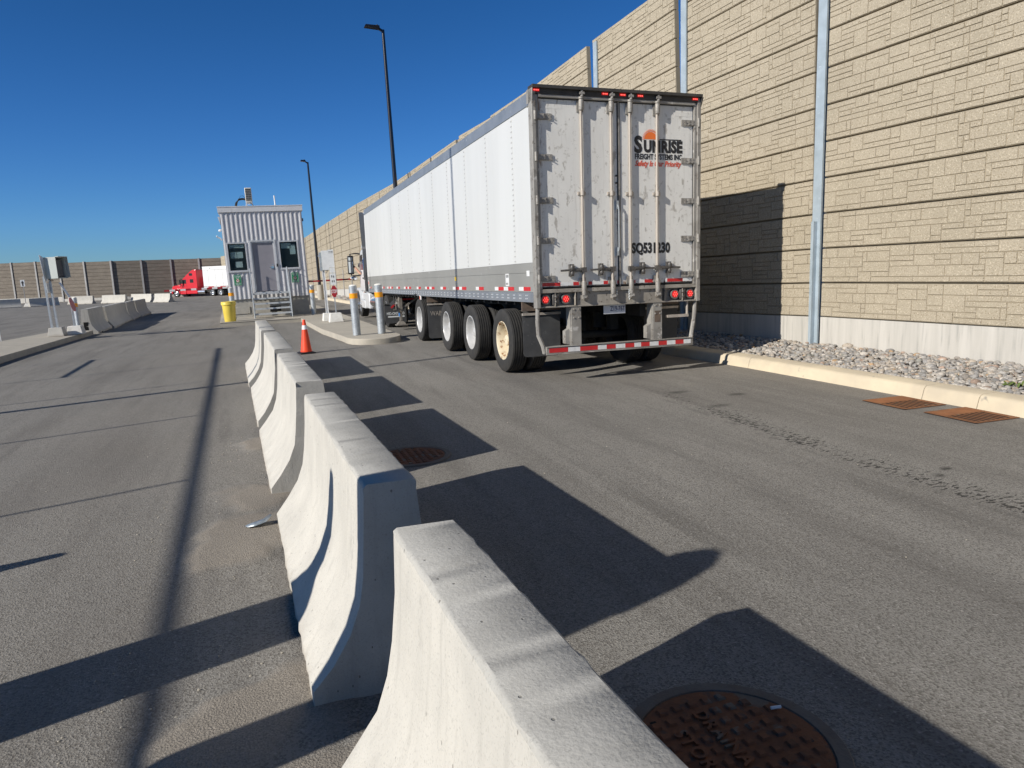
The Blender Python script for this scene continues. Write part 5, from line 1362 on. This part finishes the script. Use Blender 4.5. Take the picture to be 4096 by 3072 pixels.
for sd in (-1, 1):
    q = flap_mesh(-.30, .30, .34, .985, 0); f = q.build('mudflap', M['flap'], tl); f.location = (sd*1.03, .56, 0)
    q = MB(); q.prism([(-.31,1.17),(.31,1.17),(.31,1.03),(-.31,1.03)],'y',-.01,.02); q.build('flap_bracket', M['under_brown'], f).location = (0,0,0)
    q = MB(); q.box((-.31,-.02,.965),(.31,.015,1.0)); q.build('flap_clamp', M['rod'], f)
    q = flap_mesh(-.30, .30, .19, 1.0, 0); f = q.build('mudflap', M['flap'], tl); f.location = (sd*1.03, 6.9, 0)
    q = MB(); q.prism([(-.31,1.17),(.31,1.17),(.31,1.03),(-.31,1.03)],'y',-.01,.02); q.build('flap_bracket', M['under_brown'], f)
    q = MB(); q.box((-.31,-.02,.965),(.31,.015,1.0)); q.build('flap_clamp', M['rod'], f)
    if sd < 0: put_text('lettering', text_mesh('WABASH', .15, M['rod'], bold=.005, align='CENTER', sx=.8), f, (0,-.004,.72), FACE_MY)
q = MB(); q.box((-hx+.0, 7.62, 1.07), (-hx+.04, 7.72, 1.19)); cl = q.build('side_lamp', M['white_plain'], tl, bevel=.01)
q = MB(); q.box((-hx-.006, 7.645, 1.09), (-hx-.0005, 7.695, 1.165)); q.build('lens', M['lamp_rim'] if False else M['red_ink'], cl)
# landing gear
lg = bpy.data.objects.new('landing_gear', None); COL.objects.link(lg); lg.parent = tl; lg.location = (0, 11.75, 0)
for sd in (-1, 1):
    x = sd*1.06
    q = MB(); q.box((x-.055, -.055, .62), (x+.055, .055, 1.2)); q.box((x-.04, -.04, .34), (x+.04, .04, .62)); q.build('outer_leg', M['under_tan'], lg, bevel=.008)
    q = MB(); q.hexa([(x-.13,-.16,.27),(x+.13,-.16,.27),(x+.13,.16,.27),(x-.13,.16,.27),(x-.06,-.06,.36),(x+.06,-.06,.36),(x+.06,.06,.36),(x-.06,.06,.36)]); q.box((x-.16,-.17,.24),(x+.16,.17,.268)); q.build('foot', M['under_tan'], lg)
    q = MB(); q.beam((x, .05, .65), (x, .75, 1.2), .05, .05); q.beam((x+sd*-.05, 0, .75), (x-sd*.7, 0, 1.15), .05, .05); q.prism([(.08,1.18),(.45,1.18),(.1,.86)],'x',x-.01,x+.01); q.build('strut', M['under_tan'], lg)
q = MB(); q.tube([(-1.05,0,.95),(-1.2,-.02,.95),(-1.2,-.04,.72),(-1.28,-.04,.70)], .015, 8); q.build('crank', M['under_tan'], lg)
q = MB(); q.tube([(-1.15,.5,1.15),(-1.18,.35,.85),(-1.12,.1,.78),(-1.15,-.2,.72),(-1.16,-.3,.62)], .016, 8); q.build('air_hose', M['hose'], lg)
q = MB(); q.tube([(-1.16,-.3,.62),(-1.16,-.33,.52)], .022, 8); q.build('hose_clip', M['blue'], lg)

# ------------------------------------------------------------------ tractors
def make_tractor(name, label, loc, rz, paint, sleeper, extender, roof_h, tilt=0.0):
    """origin on the ground under the rear drive axle, +y forward"""
    t = thing(name, label, 'truck', loc, (tilt, 0, rz))
    yb = 3.75; yd = yb+sleeper; yw = yd+1.15; yh = yw+1.95      # cab back, door back, windscreen foot, nose
    hw = 1.22; zf = 1.02
    # frame rails
    q = MB()
    for x in (-.43, .43): q.box((x-.05, -.7, .68), (x+.05, yh-.2, .95))
    q.box((-.5, -.72, .7), (.5, -.66, .93)); q.box((-.55, .2, .95), (.55, 1.2, 1.06)); q.build('frame', M['under'], t)
    q = MB(); q.lathe([(.45,0),(.46,.06),(.3,.09),(1e-6,.09)], (0,.68,1.06), (0,0,1), 20); q.build('fifth_wheel', M['under'], t)
    # cab shell: profile in the y-z plane
    def shell(prof, x0, m, nm, bev=.07):
        q = MB(); q.prism(prof, 'x', -x0, x0); return q.build(nm, m, t, bevel=bev, seg=3)
    zr = roof_h
    if sleeper > 1.0:
        cabp = [(yb, zf), (yw+.05, zf), (yw+.05, 1.72), (yw-.45, 2.52), (yd+.15, 2.95), (yd-.5, zr-.35), (yb+.75, zr-.05), (yb+.45, zr), (yb, zr)]
    else:
        cabp = [(yb, zf), (yw+.05, zf), (yw+.05, 1.72), (yw-.42, 2.55), (yd+.3, 2.62), (yb, 2.66)]
    cab = shell(cabp, hw, paint, 'cab')
    hood = [(yw+.052, 1.0), (yh-.95, .95), (yh-.12, .95), (yh, 1.25), (yh-.22, 1.55), (yw+.052, 1.80)]
    hd_ = shell(hood, .86, paint, 'hood', .10)
    for sd in (-1, 1):
        # front fender arch over the steer wheel
        q = MB(); ys = yh-1.05
        pts = [(ys+.72*math.cos(a), .55+.62*math.sin(a)) for a in np.linspace(R(-5), R(185), 13)]
        pin = [(ys+.60*math.cos(a), .55+.52*math.sin(a)) for a in np.linspace(R(185), R(-5), 13)]
        q.prism(pts+pin, 'x', sd*.84, sd*hw); q.build('fender', paint, t)
        # skirts and tank
        q = MB(); q.box((sd*(hw-.02), yb+.15, .42), (sd*(hw-.40), yd+.25, .99)); q.build('side_fairing', paint, t, bevel=.04)
        q = MB(); q.box((sd*(hw-.01), yd+.30, .40), (sd*(hw-.35), ys-.78, .70)); q.box((sd*(hw-.06), yd+.30, .72), (sd*(hw-.35), ys-.72, .98)); q.build('cab_step', paint, t, bevel=.02)
        q = MB(); q.tube([(sd*(hw-.33), yb-1.05, .66), (sd*(hw-.33), yb+.1, .66)], .30, 20); q.build('fuel_tank', M['chrome'] if sd < 0 else M['chrome'], t)
        q = MB(); q.prism([(yd+.12, 1.85), (yw-.02, 1.85), (yw-.30, 2.40), (yd+.12, 2.42)], 'x', sd*(hw-.01), sd*(hw+.004)); q.build('side_window', M['dark_glass'], t)
        q = MB(); q.prism([(yd+.06, 1.08), (yw-.02, 1.08), (yw, 1.80), (yd+.06, 1.80)], 'x', sd*(hw-.01), sd*(hw+.006)); dr_ = q.build('door', paint, t, bevel=.004)
        q = MB(); q.box((sd*(hw+.006), yd+.12, 1.52), (sd*(hw+.03), yd+.28, 1.57)); q.build('handle', M['black'], dr_)
        if sleeper > 1.0:
            for (a, b, za, zb) in ((yb+.62, yb+1.22, 1.95, 2.45), (yb+.72, yb+1.27, 2.92, 3.28)):
                q = MB(); q.box((sd*(hw-.01), a, za), (sd*(hw+.005), b, zb)); q.build('sleeper_window', M['dark_glass'], t, bevel=.03)
        # mirrors
        q = MB(); mx_ = sd*(hw+.36); my = yw-.28
        q.tube([(sd*(hw-.0), my-.1, 2.46), (sd*(hw+.15), my-.02, 2.48), (mx_, my, 2.46), (mx_, my, 1.66), (sd*(hw+.15), my-.02, 1.64), (sd*hw, my-.1, 1.66)], .028, 8); q.build('mirror_arm', M['black'], t)
        q = MB(); q.box((mx_-.115, my-.05, 1.70), (mx_+.115, my+.06, 2.40)); mo = q.build('mirror', M['black'], t, bevel=.03)
        q = MB(); q.box((mx_-.085, my-.0535, 1.76), (mx_+.085, my-.0512, 2.18)); q.build('mirror_glass', M['mirror'], mo)
        q = MB(); q.box((mx_-.075, my-.0535, 2.22), (mx_+.075, my-.0512, 2.34)); q.build('mirror_glass', M['mirror'], mo)
        q = MB(); q.tube([(sd*.85, yw+.9, 1.62), (sd*1.02, yw+1.0, 2.0)], .015, 6); q.sphere((sd*1.04, yw+1.0, 2.05), .11, 10, 6, 0, (1,.6,1)); q.build('hood_mirror', M['black'], t)
        q = MB(); q.sphere((sd*(hw+.26), my+.1, 1.55), .10, 10, 6, 0, (1.4,.7,.8)); q.build('spot_mirror', M['chrome'], t)
        q = MB(); q.box((sd*.62, yh-.16, 1.02), (sd*.86, yh+.03, 1.26)); q.build('headlight', M['mirror'], t, bevel=.03)
        q = flap_mesh(-.33, .33, .16, .74, 0); f = q.build('mudflap', M['flap'], t); f.location = (sd*1.08, -.66, 0)
        q = MB(); q.box((-.33,-.02,.73),(.33,.04,.77)); q.build('flap_hanger', M['chrome'], f)
        # steer and drive wheels
        add_wheel(t, 'wheel', (sd*1.02, ys, .51), sd, .51, .28, 'rim_alu', False, False, 32)
        for y in (0, 1.35): add_wheel(t, 'wheel', (sd*1.12, y, .51), sd, .51, .27, 'rim_alu', True, True, 32)
        q = MB(); q.beam((sd*.6, .0, 1.02), (sd*1.2, .0, .98), .3, .02); q.build('quarter_fender', M['black'], t)
    q = MB(); q.prism([(yw+.02, 1.74), (yw+.055, 1.72), (yw-.43, 2.5), (yw-.47, 2.5)], 'x', -hw+.12, hw-.12); q.build('windscreen', M['dark_glass'], t)
    q = MB(); q.box((-.5, yh-.1, 1.0), (.5, yh+.035, 1.42)); q.build('grille', M['chrome'], t, bevel=.03)
    q = MB(); q.box((-1.2, yh-.18, .42), (1.2, yh+.12, .80)); q.build('bumper', M['chrome'], t, bevel=.05)
    return t, yb, yd, yw, yh, cab
trk, yb, yd, yw, yh, cab = make_tractor('tractor_unit', 'white tractor unit hitched to the long box trailer, driver leaning out', (5.01, 22.55, -.016), 0, M['tractor_white'], .9, True, 2.7)
# black side extenders, roof fairing and rear cab panel
for sd in (-1, 1):
    q = MB()
    q.prism([(yb-.62, 1.05), (yb+.55, 1.05), (yb+.62, 2.6), (yb+.75, 3.0), (yb+.95, 3.95), (yb+.3, 3.90), (yb-.30, 3.78), (yb-.62, 3.72)], 'x', sd*1.225, sd*1.262)
    e = q.build('cab_extender', M['ext_black'], trk, bevel=.012)
    q = MB(); q.tube([(sd*1.265, yb+.25, 1.45), (sd*1.31, yb+.25, 1.5), (sd*1.31, yb+.25, 2.2), (sd*1.265, yb+.25, 2.26)], .017, 8); q.build('grab_handle', M['chrome'], e)
    q = MB(); q.box((sd*1.263,yb-.6,2.58),(sd*1.275,yb+.6,2.66)); q.build('trim', M['grey_plastic'], e)
q = MB(); q.prism([(yb+.1, 2.67), (yd+.9, 2.62), (yd+.35, 3.1), (yb+.95, 3.93), (yb+.3, 3.93)], 'x', -1.15, 1.15); q.build('roof_fairing', M['tractor_white'], trk, bevel=.06)
q = MB(); q.tube([(-.95, yb-.25, 1.0), (-.95, yb-.25, 3.6)], .075, 12); q.tube([(.95, yb-.25, 1.0), (.95, yb-.25, 3.6)], .075, 12); q.build('exhaust_stack', M['chrome'], trk)
q = MB()
for k, x in enumerate((-.25, 0, .25)): q.tube([(x, yb, 1.6), (x*.8, yb-.25, 1.15), (x*.6, yb-.6, 1.3), (x*.5, yb-.95, 1.7)], .018, 6)
q.build('air_lines', M['hose'], trk)
# lettering and reflective strip behind the drive wheels
for ch in trk.children:
    if ch.name.startswith('mudflap') and ch.location.x < 0:
        put_text('lettering', text_mesh('MID-ONTARIO', .115, M['sign_white'], bold=.02, align='CENTER', sx=.72), ch, (0, -.004, .42), FACE_MY)
        q = MB(); q.box((-.24,-.004,.345),(.27,-.001,.385)); q.build('flap_stripe', M['sign_white'], ch, smooth=False)
q = MB(); q.beam((-1.235, -.72, .72), (-.92, -.72, .97), .03, .10); so_ = q.build('mud_guard_bar', M['grey_plastic'], trk)
q = MB(); q.beam((-1.225, -.745, .64), (-1.09, -.745, .75), .004, .055, 0); q.beam((-1.09, -.745, .75), (-.98, -.745, .84), .004, .055, 1); q.build('reflective_tape', [M['red_tape'], M['white_tape']], so_, smooth=False)
q = MB(); q.box((-.85,-.745,.86),(-.45,-.742,.90)); q.build('reflective_tape', M['red_tape'], so_, smooth=False)

# driver leaning an arm out of the window
def skin_body(name, verts, edges, radii, m, parent=None, sub=2):
    me = bpy.data.meshes.new(name); me.from_pydata(verts, edges, [])
    o = bpy.data.objects.new(name, me); COL.objects.link(o); me.materials.append(m)
    if parent is not None: o.parent = parent
    sk_ = o.modifiers.new('skin', 'SKIN'); sk_.use_smooth_shade = True
    lay = me.skin_vertices[0].data if me.skin_vertices else None
    if lay is None:
        bm_ = bmesh.new(); bm_.from_mesh(me); bm_.verts.layers.skin.verify(); bm_.to_mesh(me); bm_.free(); lay = me.skin_vertices[0].data
    for i, r in enumerate(radii): lay[i].radius = (r, r) if not isinstance(r, tuple) else r
    lay[0].use_root = True
    s = o.modifiers.new('sub', 'SUBSURF'); s.levels = 1; s.render_levels = sub
    return o
py = 22.55+yw-.62
drv = (4.05, py, 1.28)
V = [(0,0,0), (0,.02,.25), (0,.03,.45), (0,.04,.56), (0,.05,.64), (0,.06,.74), (0,.055,.84),
     (-.16,.03,.50), (-.30,.12,.40), (-.46,.34,.66), (-.52,.42,.745), (-.53,.46,.77),
     (.19,.03,.49), (.24,.10,.24), (.16,.34,.20), (.13,.40,.20),
     (-.10,.10,-.02), (-.12,.48,.02), (-.12,.55,-.38), (.10,.10,-.02), (.12,.48,.02), (.12,.55,-.38)]
Rr = [(.15,.13), (.14,.115), (.15,.105), .062, .058, (.085,.10), (.075,.09), .065, .05, .036, .03, (.040,.018), .065, .046, .034, .036, .085, .068, .048, .085, .068, .048]
Ed = [(0,1),(1,2),(2,3),(3,4),(4,5),(5,6),(2,7),(7,8),(8,9),(9,10),(10,11),(2,12),(12,13),(13,14),(14,15),(0,16),(16,17),(17,18),(0,19),(19,20),(20,21)]
# fingers and thumb curl over the mirror edge
base = Vector((-.535,.475,.78))
for k, (dx, dz, l) in enumerate(((.0,.030,.085), (-.004,.012,.095), (-.004,-.006,.09), (.0,-.024,.07))):
    i0 = len(V); V += [tuple(base+Vector((dx-.012,.02,dz))), tuple(base+Vector((dx-.035,.05,dz+.01)))]; V.append(tuple(base+Vector((dx-.062,.045,dz-.005))))
    Rr += [.0095, .009, .008]; Ed += [(11, i0), (i0, i0+1), (i0+1, i0+2)]
i0 = len(V); V += [tuple(base+Vector((.015,.0,-.04))), tuple(base+Vector((-.005,.03,-.058)))]; Rr += [.011, .009]; Ed += [(11, i0), (i0, i0+1)]
person = skin_body('person', V, Ed, Rr, M['skin'])
person.location = drv; tag(person, 'driver in a dark shirt reaching a bare arm from the cab towards the mirror', 'person')
q = MB(); q.lathe([(.158,.0),(.165,.12),(.155,.28),(.17,.42),(.13,.50),(.072,.545)], (0,.022,0), (0,0,1), 18)
for i in range(len(q.v)): x_, y_, z_ = q.v[i]; q.v[i] = (x_*1.12, (y_-.02)*.88+.02, z_)
q.tube([(-.12,.03,.49),(-.19,.05,.475),(-.25,.09,.435)], [.08,.075,.066], 12); q.tube([(.12,.03,.48),(.20,.04,.45),(.23,.07,.36)], [.08,.075,.062], 12)
q.build('shirt', M['shirt'], person)
q = MB(); q.sphere((0,.045,.835), .105, 14, 8, 0, (.88,1.02,.72)); q.build('hair', M['hair'], person)
q = MB()
q.sphere((0,.155,.765),.018,8,6,0,(.8,1,1.4))
for sx_ in (-1,1): q.sphere((sx_*.085,.055,.765),.022,8,6,0,(.4,.8,1.3))
q.build('face_features', M['skin'], person)
q = MB()
for sx_ in (-1,1): q.sphere((sx_*.034,.142,.80),.011,8,6)
q.box((-.026,.145,.715),(.026,.152,.722)); q.build('eyes_and_mouth', M['hair'], person)

# ------------------------------------------------------------------ red truck far across the yard
fw = Vector((-.80, .60, 0)).normalized(); rz = math.atan2(fw.y, fw.x)-PI/2
fwd_pos = Vector((-10.35, 111.3))
L_ws = 6.9
org = fwd_pos-Vector((fw.x, fw.y))*L_ws
left = Vector((-fw.y, fw.x)) # left side of the truck
org = org-left*1.15*-1*0
gz_r = -.56
red, rb, rd, rw, rh_, rc = make_tractor('tractor_unit', 'red sleeper tractor parked across the far end of the yard', (org.x+left.x*-1.1, org.y+left.y*-1.1, gz_r), rz, M['tractor_red'], 1.75, False, 3.75)
rt = thing('semi_trailer', 'white box trailer coupled behind the red tractor', 'trailer', (org.x+left.x*-1.1, org.y+left.y*-1.1, gz_r), (0, 0, rz))
y0, y1 = -11.5, 2.6
q = MB(); q.box((-1.3, y0, 1.38), (1.3, y1, 3.62)); q.box((-1.31, y0, 3.625), (1.31, y1, 4.1)); q.build('body', M['white_plain'], rt, bevel=.02)
q = MB()
for i in range(12):
    q.box((-1.309, y0+1.2*i, 1.42), (-1.301, y0+1.2*i+.03, 3.6))
q.box((-1.315, y0, 3.605), (-1.3, y1, 3.625)); q.box((-1.312,y0,1.34),(-1.30,y1,1.40)); q.build('seam', M['trail_grey'], rt, smooth=False)
for y in (y1-1.3, y1-4.4): 
    q = MB(); q.lathe([(.07,0),(.07,.02)], (-1.31, y, 3.86), (-1,0,0), 12); q.build('vent', M['grey_plastic'], rt)
q = MB(); q.box((-1.31, y0, 1.12), (-1.2, y1, 1.37)); q.box((1.2, y0, 1.12), (1.31, y1, 1.37)); q.build('bottom_rail', M['white_tape'], rt)
q = MB()
for i in range(7): q.box((-1.316, y0+.4+2.0*i, 1.22), (-1.311, y0+1.35+2.0*i, 1.34))
q.build('reflective_tape', M['red_tape'], rt, smooth=False)
for y in (y0+1.4, y0+2.8):
    for sd in (-1, 1): add_wheel(rt, 'wheel', (sd*1.15, y, .51), sd, .51, .27, 'rim_alu', True, True, 24)
for sd in (-1, 1):
    q = MB(); q.box((sd*.95-.07, -2.2, .3), (sd*.95+.07, -2.06, 1.12)); q.beam((sd*.95,-2.1,.5),(sd*.95,-2.8,1.1),.06,.06); q.build('landing_leg', M['under_tan'], rt)
q = MB(); q.box((-.9, y0+.5, .9), (.9, y0+4, 1.1)); q.box((-1.15,-10,.45),(-1.12,-3.2,1.1)); q.build('chassis', M['under'], rt)
